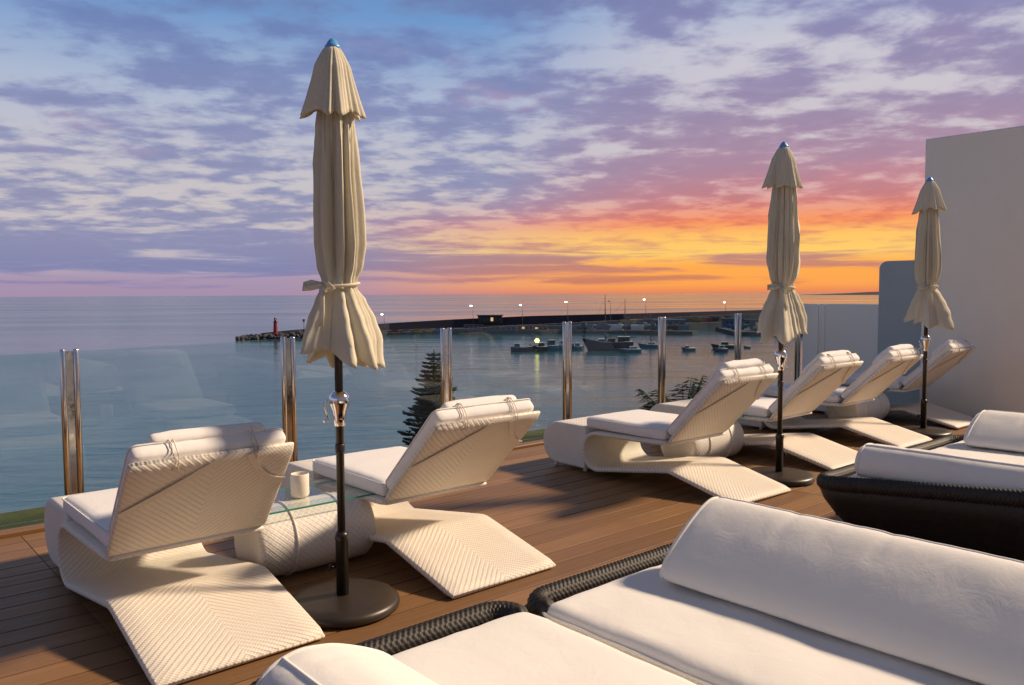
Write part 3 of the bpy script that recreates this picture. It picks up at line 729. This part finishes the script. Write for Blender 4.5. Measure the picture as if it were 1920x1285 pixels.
def make_daybed(loc, label, side, seed):
    """side = -1: the raised woven side and bolster stand at low r; +1: at high r.  local x along the row 0..DW, local y from the foot (0) back (negative)"""
    e = empty('daybed', loc, RZ); tag(e, label, 'daybed', 'dark woven daybeds with white cushions')
    LEN = 2.05; rw = 0.043
    hx = lambda x: x if side > 0 else DW - x             # mirror so that the raised side is at x = DW in build space
    def top(x, y):
        """rim height"""
        t = max(0.0, min(1.0, (x - 0.72 * DW) / (0.28 * DW))); b = max(0.0, min(1.0, -y / 1.5))
        return 0.382 + 0.17 * t * (b ** 0.9)
    rc = 0.17; m_ = rw
    plan = []
    r2 = rc * 0.5
    inner = [(m_, -LEN + 0.1 + (LEN - 0.1 - m_ - r2) * i / 8) for i in range(9)]
    plan += [(m_ + r2 - r2 * math.cos(a), -m_ - r2 + r2 * math.sin(a)) for a in (math.pi / 2 * i / 6 for i in range(0, 7))]
    plan += [(m_ + r2 + (DW - 2 * m_ - r2 - rc) * i / 8, -m_) for i in range(1, 9)]
    plan += [(DW - m_ - rc + rc * math.sin(a), -m_ - rc + rc * math.cos(a)) for a in (math.pi / 2 * i / 8 for i in range(1, 9))]
    plan += [(DW - m_, -m_ - rc + (-LEN + 0.1 + m_ + rc) * i / 14) for i in range(1, 15)]
    path = [(hx(m_ + 0.004), -m_ - r2 - 0.07, top(0, 0) - 0.20), (hx(m_ + 0.001), -m_ - r2 - 0.05, top(0, 0) - 0.09), (hx(m_), -m_ - r2 - 0.025, top(0, 0) - 0.025)] + [(hx(x), y, top(x, y)) for x, y in plan]
    plan = inner[:-1] + plan
    weave_rim(path, rw).build('rim', 'dark_weave', e)
    # body: tapering woven skirt below the rim
    rings = []; cx, cy = DW / 2, -LEN / 2
    for f in (0.0, 0.25, 0.5, 0.75, 1.0):
        ring = []
        for x, y in plan:
            zt = (top(x, y) if x > m_ + 0.001 else 0.25) - 0.01; z = 0.03 + (zt - 0.03) * f; ins = 0.20 * (1 - f) ** 1.6 - 0.028 * f
            xx = x + ins * (1 if x < cx else -1) * min(1, abs(x - cx) / (DW * 0.4)); yy = y - ins * max(0, min(1, (y + 0.5) / 0.5))
            ring.append(Vector((hx(xx), yy, z)))
        rings.append(ring)
    mb = MB(); nn = len(plan)
    V = [p for r in rings for p in r]; Fc = [(a * nn + j, a * nn + j + 1, (a + 1) * nn + j + 1, (a + 1) * nn + j) for a in range(4) for j in range(nn - 1)]
    mb.add(V, Fc); o = mb.build('skirt', 'dark_weave', e); o.modifiers.new('thickness', 'SOLIDIFY').thickness = 0.02
    mb = MB(); mb.box(0.13, DW - 0.13, -LEN + 0.14, -0.14, 0.20, 0.25); mb.build('base_board', 'dark_weave', e, False)
    for xx in (0.16, DW - 0.16):
        for yy in (-0.25, -LEN + 0.25):
            mb = MB(); mb.lathe([(0.025, 0.0), (0.03, 0.006), (0.03, 0.225)], 12, (xx, yy, 0)); mb.build('leg', 'dark_metal', e)
    V, Fc = rounded_box(DW / 2 - 0.053, (LEN - 0.14) / 2, 0.080, 0.055, 0.022, 30, 46, 6, seed, 0.0055, 5)
    sc = obj('seat_cushion', mesh('seat_cushion', V, Fc), 'cream_fabric', e); sc.location = (DW / 2 + (-0.047 * side), -LEN / 2 - 0.055, 0.335)
    pm = MB(); pm.tube(seam_loop(DW / 2 - 0.054, (LEN - 0.14) / 2 + 0.001, 0.052, 0.055), 0.006, 6, False, True); pm.build('piping', 'cream_fabric', sc)
    return e
def make_bolster(loc, label, side, seed, length, height, width, lean, rz=0.0, rise=0.0):
    """wedge bolster; front face towards -x for side +1.  local y runs from the foot end (0) backwards"""
    e = empty('bolster', loc, RZ + rz); tag(e, label, 'bolster cushion', 'white bolsters leaning on the daybeds')
    poly = [(0.0, 0.06), (0.03, 0.0), (width - 0.02, 0.0), (width + 0.01, 0.08), (lean + 0.16, height - 0.01), (lean + 0.02, height)]
    for _ in range(4):
        nw = []
        for i in range(len(poly)):
            a, b = poly[i], poly[(i + 1) % len(poly)]
            nw += [(a[0] * .75 + b[0] * .25, a[1] * .75 + b[1] * .25), (a[0] * .25 + b[0] * .75, a[1] * .25 + b[1] * .75)]
        poly = nw
    cxm = sum(p[0] for p in poly) / len(poly); czm = sum(p[1] for p in poly) / len(poly)
    rings = []; ny = 90; seam = []
    for i in range(ny + 1):
        t = i / ny; y = -length * t
        d = min(t, 1 - t) * length
        sc = 0.90 + 0.10 * min(1, d / 0.05) ** 0.5
        if i in (0, ny): sc = 0.80
        ring = []
        for x, z in poly:
            px, pz = cxm + (x - cxm) * sc, czm + (z - czm) * sc
            dirv = Vector((x - cxm, z - czm)).normalized()
            ang = math.atan2(z - czm, x - cxm)
            w = noise.noise(Vector((ang * 1.2, y * 3.5, seed * 5.1))) * 0.0032 + noise.noise(Vector((ang * 1.5, y * 16, seed + 3.0))) * 0.0012
            # gathers that fade out away from the seam on the ridge
            ridge = max(0, math.sin(ang) - 0.55) * 2.0
            w -= ridge * 0.016 * max(0, noise.noise(Vector((y * 15.0, seed, 1.0)))) ** 1.5
            w *= 1 if 0 < i < ny else 0.2
            pp = Vector((px + dirv.x * w, y + (0.012 * (1 if i == 0 else 0)), pz + dirv.y * w))
            if side < 0: pp.x = -pp.x
            ring.append(pp)
        rings.append(ring)
        if i == 1: seam = ring
    if side < 0: rings = [list(reversed(r)) for r in rings]
    cc = [sum((p for p in r), Vector()) / len(r) for r in (rings[0], rings[-1])]
    mb = MB(); mb.loft(list(reversed(rings)), False); b = len(mb.V)
    def domecap(ring, yo):
        c = sum((p for p in ring), Vector()) / len(ring); rr = [ring]
        for s_, o_ in ((0.8, 0.35), (0.5, 0.75), (0.2, 0.97)): rr.append([c + (p - c) * s_ + Vector((0, yo * o_, 0)) for p in ring])
        return rr
    mb.loft(list(domecap(rings[0], 0.035)), True); mb.loft(list(domecap(rings[-1], -0.035)), True)
    o = mb.build('cover', 'cream_fabric', e)
    bm = bmesh.new(); bm.from_mesh(o.data); bmesh.ops.remove_doubles(bm, verts=bm.verts, dist=1e-5); bmesh.ops.recalc_face_normals(bm, faces=bm.faces); bm.to_mesh(o.data); bm.free()
    pm = MB(); pm.tube(rings[1], 0.0065, 6, False, True); pm.build('piping', 'cream_fabric', o)
    rid = max(range(len(rings[5])), key=lambda j: rings[5][j].z + 0.25 * abs(rings[5][j].x))
    pm = MB(); pm.tube([r[rid] for r in rings[1:-1]], 0.006, 6, False); pm.build('piping', 'cream_fabric', o)
    return e
BT = 0.432
make_daybed(T(0.80, 2.19), 'dark woven daybed with white cushion at the bottom centre, nearest the camera', -1, 11)
make_daybed(T(1.885, 2.17), 'dark woven daybed whose white cushion carries the large bolster in front', 1, 12)
make_daybed(T(4.36, 2.42), 'dark woven daybed at the right with its high dark side facing the camera', -1, 13)
make_daybed(T(5.45, 2.42), 'dark woven daybed furthest away at the right edge', 1, 14)
make_bolster(T(2.30, 1.86, BT), 'large white bolster in the right foreground, shaded side to the camera', 1, 21, 1.75, 0.275, 0.50, 0.27)
make_bolster(T(1.22, 1.90, BT), 'white bolster end at the bottom left edge of the picture', -1, 22, 1.7, 0.17, 0.44, 0.22)
make_bolster(T(4.93, 2.17, BT), 'white bolster lying behind the dark raised woven side at the right', -1, 23, 1.75, 0.20, 0.46, 0.24)
make_bolster(T(5.92, 2.12, BT), 'white bolster furthest away, cut off by the right edge', 1, 24, 1.75, 0.235, 0.48, 0.27)

# ================================================================== PLANTS BELOW THE TERRACE
def pine(loc, height, label):
    e = empty('norfolk_pine', loc); tag(e, label, 'pine tree'); rnd = random.Random(4)
    mb = MB(); mb.tube([(0.05 * math.sin(i), 0.05 * math.cos(i * 1.3), height * i / 12) for i in range(13)], [0.22 * (1 - i / 12.6) + 0.01 for i in range(13)], 8); mb.build('trunk', 'bark', e)
    cr = MB(); z = height * 0.30
    while z < height - 0.12:
        f = (height - z) / (height * 0.7); Lb = 0.14 + 3.1 * f ** 0.74; nb = 7 if f > 0.12 else 5
        a0 = rnd.uniform(0, 6.28)
        for b in range(nb):
            a = a0 + 2 * math.pi * b / nb + rnd.uniform(-0.15, 0.15); L = Lb * rnd.uniform(0.62, 1.12)
            dr = Vector((math.cos(a), math.sin(a), 0)); sd_ = Vector((-math.sin(a), math.cos(a), 0))
            pts = [Vector((0, 0, z)) + dr * (L * t) + Vector((0, 0, L * (-0.10 * t + 0.20 * t * t))) for t in (0, .25, .5, .75, 1)]
            cr.tube(pts, [0.022, 0.02, 0.016, 0.012, 0.006], 4)
            ns = max(6, int(L * 13))
            for i in range(ns):
                t = 0.12 + 0.88 * i / ns; p = pts[0].lerp(pts[-1], t); p.z = z + L * (-0.10 * t + 0.20 * t * t)
                for s_ in (-1, 1):
                    tl = (0.10 + 0.30 * min(1, L) * math.sin(math.pi * (0.15 + 0.8 * t))) * rnd.uniform(0.7, 1.2)
                    tip = p + sd_ * s_ * tl + dr * tl * 0.55 + Vector((0, 0, tl * rnd.uniform(0.05, 0.4)))
                    mid = p.lerp(tip, 0.55); wv = Vector((0, 0, 1)) * 0.05; wd = dr * 0.055
                    cr.add([p - wd, mid - wv - wd, tip, mid + wv + wd], [(0, 1, 2, 3)]); cr.add([p + wv, mid + wd, tip, mid - wd], [(0, 1, 2, 3)])
        z += 0.15 + 0.20 * f
    cr.build('crown', 'needles', e, False)
pine((-2.88, 30.2, -17.7), 17.15, 'dark tiered pine tree rising beyond the glass rail')
def palm(loc, height, label, seed):
    e = empty('palm', loc); tag(e, label, 'palm', 'palms below the terrace'); rnd = random.Random(seed)
    mb = MB(); mb.tube([(0, 0, height * i / 8) for i in range(9)], [0.2 - 0.06 * i / 8 for i in range(9)], 8); mb.build('trunk', 'bark', e)
    for i in range(16):
        a = 2 * math.pi * i / 16 + rnd.uniform(-.2, .2); el_ = rnd.uniform(0.55, 1.45); L = rnd.uniform(1.1, 1.6); fr = MB()
        dr = Vector((math.cos(a), math.sin(a), 0)); sd_ = Vector((-math.sin(a), math.cos(a), 0)); pts = []
        for t in (0, .2, .4, .6, .8, 1): pts.append(Vector((0, 0, height)) + dr * L * t * math.cos(el_) + Vector((0, 0, L * (t * math.sin(el_) - 0.22 * t * t))))
        fr.tube(pts, [0.02, 0.017, 0.014, 0.011, 0.008, 0.004], 4)
        for j in range(26):
            t = 0.15 + 0.85 * j / 26; f = t * 5; i0 = min(4, int(f)); p = pts[i0].lerp(pts[i0 + 1], f - i0)
            for s_ in (-1, 1):
                ll = 0.42 * math.sin(math.pi * (0.12 + 0.8 * t)); tip = p + sd_ * s_ * ll + dr * ll * 0.6 - Vector((0, 0, ll * rnd.uniform(0, .5)))
                fr.add([p - dr * 0.03, p.lerp(tip, .5) - dr * .03 + Vector((0, 0, .02)), tip, p + dr * 0.03], [(0, 1, 2, 3)])
        fr.build('frond', 'palm_leaf', e, False)
palm((3.18, 14.9, -17.7), 16.5, 'palm fronds showing just beyond the rail left of the middle parasol', 3)

# ================================================================== HARBOUR
SEA = -18.5
def block(name, pts, z0, z1, m, parent=None, smooth=False):
    mb = MB(); mb.loft([[Vector((x, y, z)) for x, y in pts] for z in (z0, z1)]); return mb.build(name, m, parent, smooth)
# breakwater: centre line and half widths
bwk = empty('breakwater', (0, 0, SEA)); tag(bwk, 'long dark breakwater wall with a rocky tip across the harbour mouth', 'breakwater')
line = [(-116, 372, 2.6), (-104, 378, 3.6), (-88, 388, 4.4), (-62, 408, 5.6), (-30, 418, 7.0), (10, 424, 8.4), (60, 434, 9.0), (100, 452, 9.3), (150, 478, 9.8), (230, 520, 10.6), (340, 580, 11.6)]
rings = [[Vector((x, y - 5, -1)), Vector((x, y + 12, -1)), Vector((x, y + 9, hh * .4)), Vector((x, y - 4.6, hh * .36))] for x, y, hh in line]
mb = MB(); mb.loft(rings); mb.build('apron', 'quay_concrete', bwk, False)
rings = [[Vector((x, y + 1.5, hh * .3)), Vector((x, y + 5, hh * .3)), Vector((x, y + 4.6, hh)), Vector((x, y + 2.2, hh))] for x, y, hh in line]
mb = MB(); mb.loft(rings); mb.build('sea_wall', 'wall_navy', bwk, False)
rk = MB(); rnd = random.Random(12)
for i in range(420):
    t = rnd.random() ** 1.3; x = -123 + 36 * t; y = 372 + 26 * t * 0.6 + rnd.uniform(-9, 5) - 2; z = rnd.uniform(-0.6, 1.0) + 3.0 * t * rnd.random()
    s_ = rnd.uniform(0.7, 1.7); bm = bmesh.new(); bmesh.ops.create_icosphere(bm, subdivisions=1, radius=s_)
    V = [Vector((x, y, z)) + Vector((v.co.x * rnd.uniform(.7, 1.3), v.co.y * rnd.uniform(.7, 1.3), v.co.z * rnd.uniform(.6, 1.0))) for v in bm.verts]
    rk.add(V, [tuple(v.index for v in f.verts) for f in bm.faces]); bm.free()
tag(rk.build('rubble', 'rock', bwk, False), kind='stuff')
murals = ['mural_red', 'mural_blue', 'mural_ochre', 'mural_red', 'mural_blue', 'shed_grey', 'mural_green', 'mural_ochre']
for i in range(15):
    x = -60 + i * 5.4; y = 407 + (i * 5.4) * 0.32 * 0.95
    yy = 408 + (x + 62) / 32 * 10 if x < -30 else 418 + (x + 30) / 40 * 6
    block('mural_panel', [(x, yy - 4.75), (x + 3.4, yy - 4.6), (x + 3.4, yy - 4.2), (x, yy - 4.35)], 0.7, 2.5 + 0.2 * (i % 3), murals[(i * 5) % 8], bwk)
# harbour quay in front of the wall, and the spit on the right
qy = empty('quay', (0, 0, SEA)); qy['kind'] = 'structure'
block('quay_platform', [(-22, 402), (30, 405), (30, 419), (-22, 413)], -1, 1.9, 'quay_concrete', qy)
block('spit', [(28, 404), (62, 396), (86, 386), (90, 390), (78, 402), (60, 415), (28, 421)], -1, 1.7, 'quay_concrete', qy)
block('inner_quay', [(104, 375), (150, 372), (230, 400), (230, 470), (140, 470), (108, 430)], -1, 1.8, 'quay_concrete', qy)
# lighthouse
lh = empty('lighthouse', (-108.4, 371.5, SEA + 2.2)); tag(lh, 'small red harbour lighthouse on the rocky breakwater tip', 'lighthouse')
mb = MB(); mb.lathe([(1.6, -1), (1.6, 0.4), (1.05, 0.5), (0.78, 5.4), (1.15, 5.5), (1.15, 5.8)], 16); shade_auto(mb.build('tower', 'lighthouse_red', lh), 30)
mb = MB(); mb.lathe([(0.55, 5.8), (0.55, 6.9)], 12); mb.build('lantern', 'dark_window', lh)
mb = MB(); mb.lathe([(0.8, 6.9), (0.5, 7.35), (0.05, 7.7)], 12); mb.build('cap', 'lighthouse_red', lh)
bc = empty('beacon_pole', (-96.5, 376, SEA + 2.5)); tag(bc, 'thin beacon pole on the breakwater right of the red lighthouse', 'beacon')
mb = MB(); mb.tube([(0, 0, 0), (0, 0, 6.0)], 0.14, 6); mb.build('pole', 'mast', bc)
mb = MB(); mb.box(-.5, .5, -.4, .4, 5.2, 6.4); mb.build('light_box', 'shed_grey', bc, False)
# street lamps along the breakwater
def lamp(x, y, z0, hgt, lab, bright=True):
    e = empty('harbour_lamp', (x, y, z0)); tag(e, lab, 'street lamp', 'lit lamps along the breakwater')
    mb = MB(); mb.tube([(0, 0, 0), (0, 0, hgt * .5), (0, 0, hgt)], [0.16, 0.13, 0.09], 6); mb.tube([(0, 0, hgt - .05), (-0.5, -0.3, hgt + .1), (-1.0, -0.6, hgt + .12)], 0.07, 5); mb.build('pole', 'shed_grey', e)
    mb = MB(); mb.lathe([(0.05, hgt - .35), (0.5, hgt - .28), (0.62, hgt - .05), (0.45, hgt + .16), (0.1, hgt + .24)], 12, (-1.0, -0.6, 0)); mb.build('lamp_head', 'lamp_glow' if bright else 'shed_grey', e)
for (x, y, z0, hg, lab, br) in [(-63, 400, SEA + 2.4, 8.0, 'lit harbour lamp just right of the nearest parasol skirt', True), (-19.6, 410, SEA + 2.6, 11.6, 'lit harbour lamp left of the flat roofed harbour building', True),
                                (5.4, 412, SEA + 3.2, 11.2, 'lit harbour lamp right of the flat roofed harbour building', True), (28.6, 414, SEA + 3.2, 12.6, 'lit harbour lamp behind the blue fishing boats', True),
                                (51.8, 425, SEA + 4, 12.0, 'dim harbour lamp between the schooner masts', False), (71.4, 432, SEA + 3.5, 13.2, 'lit harbour lamp behind the small sailing boat', True),
                                (124, 470, SEA + 4, 10.5, 'lit harbour lamp furthest right, near the middle parasol', True)]:
    lamp(x, y, z0, hg, lab, br)
# harbour buildings
def building(name, x0, x1, y0, y1, z0, z1, wall, roof, lab, wins, lit=(), over=0.6):
    e = empty(name, ((x0 + x1) / 2, y0, SEA + z0)); tag(e, lab, 'building'); hw = (x1 - x0) / 2; H = z1 - z0; Dp = y1 - y0
    mb = MB(); mb.box(-hw, hw, 0, Dp, 0, H); mb.build('wall', wall, e, False)
    mb = MB(); mb.box(-hw - over, hw + over, -over, Dp + over, H, H + 0.35); mb.build('roof', roof, e, False)
    for i in range(wins):
        w = 2 * hw / wins; xa = -hw + w * i + w * .18; xb = xa + w * .64
        mb = MB(); mb.box(xa, xb, -0.08, 0.02, H * .3, H * .78); mb.build('window', 'lit_window' if i in lit else 'dark_window', e, False)
building('harbour_building', -17.2, -5.0, 410, 418, 5.2, 9.0, 'roof_dark', 'roof_dark', 'flat roofed dark building on the breakwater', 6, (3,))
for (x0, x1, y0, z1, wl, lab, wn, lt) in [(-24, -14.5, 404, 4.4, 'shed_grey', 'grey quayside shed left of the row under the flat roofed building', 4, ()), (-13.6, -6, 404, 4.0, 'mural_green', 'greenish quayside shed under the flat roofed building', 3, ()),
                                      (-5.2, 2.0, 404.5, 3.9, 'shed_grey', 'grey quayside shed beside the orange one', 3, ()), (2.8, 10.4, 404.6, 4.1, 'shed_orange', 'orange quayside shed on the breakwater quay', 4, (1,)),
                                      (11.2, 17.6, 405, 3.7, 'shed_orange', 'small orange quayside shed right of the larger orange one', 3, (0,)), (18.6, 27, 405.5, 3.6, 'quay_concrete', 'low concrete store at the right end of the quay sheds', 3, ())]:
    building('quay_shed', x0, x1, y0, y0 + 5, 1.9, z1, wl, 'roof_dark', lab, wn, lt, 0.25)
building('boat_shed', 36, 47, 411, 417, 1.7, 5.2, 'shed_grey', 'roof_dark', 'grey boat shed behind the schooner', 4)
building('boat_shed', 76, 92, 430, 436, 2.5, 5.6, 'hull_grey', 'mural_blue', 'long boat shed with blue roof behind the small sailing boat', 5)
building('boat_shed', 112, 121, 425, 432, 1.8, 6.0, 'hull_blue', 'roof_dark', 'blue boat shed left of the middle parasol', 4)
building('boat_shed', 124, 138, 430, 438, 1.8, 5.4, 'shed_grey', 'roof_dark', 'grey boat shed hidden partly by the middle parasol', 5)
hd = MB(); hd.loft([[Vector((x, 5200, SEA - 2)), Vector((x, 6800, SEA - 2)), Vector((x, 6000, SEA + zt))] for x, zt in ((2250, 1), (2400, 8), (2520, 14), (2640, 20), (2900, 26), (3300, 34), (4200, 50))])
tag(hd.build('headland', 'headland', None, False), kind='structure')

def hull_mesh(L, B, H, sheer=0.25, bow=0.18, keel=0.35):
    st_ = []
    for i in range(13):
        t = i / 12; x = -L / 2 + L * t
        w = B / 2 * (0.80 + 0.2 * math.sin(math.pi * min(1, t * 1.4) / 1)) if t < 0.6 else B / 2 * (1 - ((t - 0.6) / 0.4) ** 2.0 * 0.97)
        top = H * (1 + sheer * (2 * t - 0.85) ** 2 * (1.6 if t > .5 else .7))
        xb = x + bow * L * max(0, t - .6) / .4 * .8; xo = x
        st_.append([Vector((xb, -w, top)), Vector((xo, -w * .86, H * .25)), Vector((xo, -w * .5, -keel)), Vector((xo, w * .5, -keel)), Vector((xo, w * .86, H * .25)), Vector((xb, w, top))])
    mb = MB(); mb.loft(st_); return mb
# hauled-out boats, vans and containers on the quays
rnd = random.Random(31)
def clutter(kind, x, y, z, rz, sz, m_, where):
    cw = dict(hull_blue='blue', hull_grey='grey', hull_black='black', hull_white='white', hull_teal='teal', boat_wood='brown', mural_ochre='ochre', mural_blue='deep blue', shed_grey='pale grey', mural_red='red')[m_]
    if kind == 0:
        e = empty('hauled_boat', (x, y, SEA + z), rz); tag(e, 'small %s boat hauled out %s' % (cw, where), 'boat', 'boats hauled out on the far quay')
        hull_mesh(sz, sz * .34, sz * .2, keel=.3).build('hull', m_, e, False); mb = MB(); mb.box(-sz * .2, sz * .12, -sz * .12, sz * .12, sz * .15, sz * .38, .1); mb.build('cabin', 'hull_grey', e, False)
        mb = MB(); mb.box(-sz * .25, sz * .2, -.3, .3, -.9, -.2); mb.build('cradle', 'mast', e, False)
    else:
        e = empty('storage_container', (x, y, SEA + z - 0.9), rz); tag(e, '%s storage container standing %s' % (cw, where), 'container', 'containers on the far quay')
        mb = MB(); mb.box(-sz / 2, sz / 2, -1.2, 1.2, 0, 2.5, .05); mb.build('body', m_, e, False); mb = MB(); mb.box(sz / 2, sz / 2 + .06, -1.0, 1.0, .2, 2.3); mb.build('door', 'roof_dark', e, False)
for i in range(16):
    x = 30 + i * 3.6 + rnd.uniform(-.8, .8); clutter(0 if i % 3 else 1, x, 403 - max(0, x - 50) * .38 + rnd.uniform(3, 8), 2.7, rnd.uniform(-.6, .6), rnd.uniform(4.5, 7.5), rnd.choice(['hull_blue', 'hull_grey', 'hull_black', 'hull_white', 'hull_teal', 'boat_wood']), 'on the low spit behind the schooner' if x < 60 else 'on the low spit right of the schooner')
for i in range(14):
    x = 62 + i * 5.2; clutter(1 if i % 2 else 0, x, 436 + (x - 60) * .5 - rnd.uniform(1, 4), 4.2 + (x - 60) * .004, rnd.uniform(-.3, .3), rnd.uniform(5, 8), rnd.choice(['hull_blue', 'mural_ochre', 'mural_blue', 'shed_grey', 'hull_black', 'mural_red']), 'at the foot of the long breakwater wall' if x < 100 else 'under the breakwater wall near the middle parasol')
for i in range(10):
    clutter(0, 109 + i * 3.4, 380 + rnd.uniform(0, 22), 2.8, rnd.uniform(0, 3), rnd.uniform(5, 8), rnd.choice(['hull_blue', 'hull_grey', 'hull_black', 'hull_teal', 'mural_blue']), 'on the quay behind the middle parasol skirt')

groups = {}
for o in list(COL.objects):
    if o.get('group') in ('boats hauled out on the far quay', 'containers on the far quay'): groups.setdefault(o['label'], []).append(o)
for lab, os_ in groups.items():
    if len(os_) > 1:
        os_.sort(key=lambda o: o.location.x / o.location.y)
        for i, o in enumerate(os_): o['label'] = lab.replace('small ', '').replace('hauled out ', '').replace('storage ', '').replace('on the quay ', '').replace('the middle parasol skirt', 'the middle parasol').replace('at the foot of the long breakwater wall', 'below the breakwater wall').replace(' near the middle parasol', ' far right').replace('standing ', '') + ', ' + ('leftmost', 'second', 'third', 'fourth', 'fifth', 'sixth')[min(i, 5)] + (' of its colour' if i == 0 else ' of its colour')

# boats -------------------------------------------------------------
def boat(name, x, y, rz, L, B, H, hull, lab, cabins=(), masts=(), extra=None, group='boats moored in the harbour'):
    e = empty(name, (x, y, SEA), rz); tag(e, lab, 'boat', group)
    hull_mesh(L, B, H).build('hull', hull, e, False)
    rb = MB(); rb.tube([(-L / 2 * .98, -B / 2 * .82, H * 1.12), (0, -B / 2, H * 1.02), (L * .2, -B / 2 * .98, H * 1.08), (L * .42, -B / 2 * .5, H * 1.3)], 0.07, 5); rb.tube([(-L / 2 * .98, B / 2 * .82, H * 1.12), (0, B / 2, H * 1.02), (L * .2, B / 2 * .98, H * 1.08), (L * .42, B / 2 * .5, H * 1.3)], 0.07, 5)
    rb.build('rail', 'hull_white', e)
    for (xa, xb, hc, m_) in cabins:
        mb = MB(); mb.loft([[Vector((xa, -B * .32, H * .8)), Vector((xb, -B * .32, H * .8)), Vector((xb, B * .32, H * .8)), Vector((xa, B * .32, H * .8))], [Vector((xa + .1, -B * .28, H + hc)), Vector((xb - .35, -B * .28, H + hc)), Vector((xb - .35, B * .28, H + hc)), Vector((xa + .1, B * .28, H + hc))]])
        cb_ = mb.build('cabin', m_, e, False)
        mb = MB(); mb.box(xa - .1, xb - .15, -B * .33, B * .33, H + hc, H + hc + .14); mb.build('cabin_roof', 'hull_white', cb_, False)
        wn = max(1, int((xb - xa) / 1.1))
        for i in range(wn):
            for s_ in (-1, 1):
                u = xa + .3 + (xb - xa - .6) * (i + .1) / wn; mb = MB(); mb.box(u, u + .6 * (xb - xa) / wn, min(s_ * B * .29, s_ * B * .32), max(s_ * B * .29, s_ * B * .32), H + hc * .45, H + hc * .82); mb.build('window', 'dark_window', cb_, False)
    for (xm, hm, rm) in masts:
        mb = MB(); mb.tube([(xm, 0, H * .5), (xm, 0, hm * .6), (xm, 0, hm)], [rm, rm * .8, rm * .4], 6); ms = mb.build('mast', 'mast', e)
        mb = MB(); mb.tube([(xm, 0, H + 1.6), (xm - min(4.5, hm * .28), 0, H + 1.8)], rm * .6, 5); mb.build('boom', 'mast', ms)
        mb = MB()
        for s_ in (-1, 1): mb.tube([(xm, 0, hm * .92), (xm - .4, s_ * B * .46, H)], 0.035, 3)
        mb.tube([(xm, 0, hm * .95), (L * .49, 0, H * 1.4)], 0.035, 3); mb.build('rigging', 'mast', ms)
    return e
g0 = boat('workboat', 3.6, 281, rad(4), 8.0, 2.8, 1.5, 'hull_black', 'black open workboat, left one of the pair under the yellow lamp', ((-2.8, -0.8, 1.3, 'hull_grey'),))
g1 = boat('workboat', 9.6, 282, rad(186), 5.6, 2.5, 1.6, 'hull_black', 'short black workboat carrying the yellow lamp', ((-1.6, 0.6, 1.3, 'hull_black'),))
by = MB(); by.tube([(0.9, 0, 1.0), (0.9, 0, 3.2)], 0.05, 5); by.build('lamp_post', 'mast', g1)
by = MB(); by.lathe([(0.05, 3.0), (0.6, 3.15), (0.85, 3.7), (0.6, 4.3), (0.05, 4.45)], 12, (0.9, 0, 0)); by.build('yellow_lamp', 'lamp_yellow', g1)
boat('fishing_boat', 13.4, 286, rad(200), 6.2, 2.6, 1.7, 'hull_blue', 'blue fishing boat with tall wheelhouse left of the rail post', ((-1.8, 0.8, 1.9, 'hull_blue'),), ((1.0, 4.6, .07),))
boat('fishing_boat', 18.6, 288, rad(10), 5.8, 2.4, 1.6, 'hull_teal', 'blue and white fishing boat half behind the rail post', ((-1.8, 0.6, 1.8, 'hull_white'),), ((1.1, 4.2, .06),))
boat('skiff', 23.6, 288.5, rad(15), 3.9, 2.0, 1.2, 'hull_blue', 'small blue skiff just right of the rail post', ((-1.0, 0.5, 1.1, 'hull_teal'),))
sc_ = boat('schooner', 34.6, 284, rad(176), 15.6, 4.6, 2.9, 'hull_black', 'dark two masted schooner, largest boat in the harbour', ((-6.6, -2.4, 1.9, 'hull_black'), (-1.6, 1.2, 1.4, 'boat_wood'), (2.2, 4.4, 1.1, 'boat_wood')), ((1.9, 19.8, .24), (-5.0, 18.2, .21)))
bs = MB(); bs.tube([(7.4, 0, 4.0), (10.6, 0, 5.4)], [0.14, 0.06], 6); bs.build('bowsprit', 'mast', sc_)
boat('motor_boat', 40.2, 275, rad(184), 7.2, 2.4, 1.0, 'hull_teal', 'low pale blue motor boat in front of the schooner stern', ((-2.4, 0.4, 0.9, 'hull_white'),))
boat('sailing_boat', 51.2, 298, rad(178), 7.8, 2.4, 1.1, 'hull_teal', 'single masted sailing boat left of the next rail post', ((-1.6, 1.4, 0.8, 'hull_white'),), ((0.2, 13.0, .14),))
boat('dinghy', 61.2, 280, rad(196), 4.6, 1.9, 0.9, 'hull_grey', 'grey dinghy with raised outboard, alone on the open water', ((0.2, 1.5, 0.8, 'hull_grey'),))
boat('cabin_boat', 71.0, 275, rad(182), 4.4, 1.9, 1.0, 'hull_grey', 'grey cabin boat, nearer of the two left of the middle parasol', ((-1.3, 0.8, 1.1, 'hull_white'),))
boat('cabin_boat', 76.6, 292, rad(176), 7.6, 2.1, 1.1, 'boat_wood', 'brown boat just behind the grey cabin boat', ((-1.4, 1.2, 1.1, 'boat_wood'),))
boat('skiff', 85, 292, rad(170), 2.2, 1.2, 0.6, 'hull_grey', 'tiny dark skiff nearest the middle parasol')
boat('launch', 118.5, 478, rad(180), 7.5, 2.6, 1.3, 'boat_wood', 'dark launch on the orange patch of far water', ((-2, 1, 1.4, 'hull_black'),))
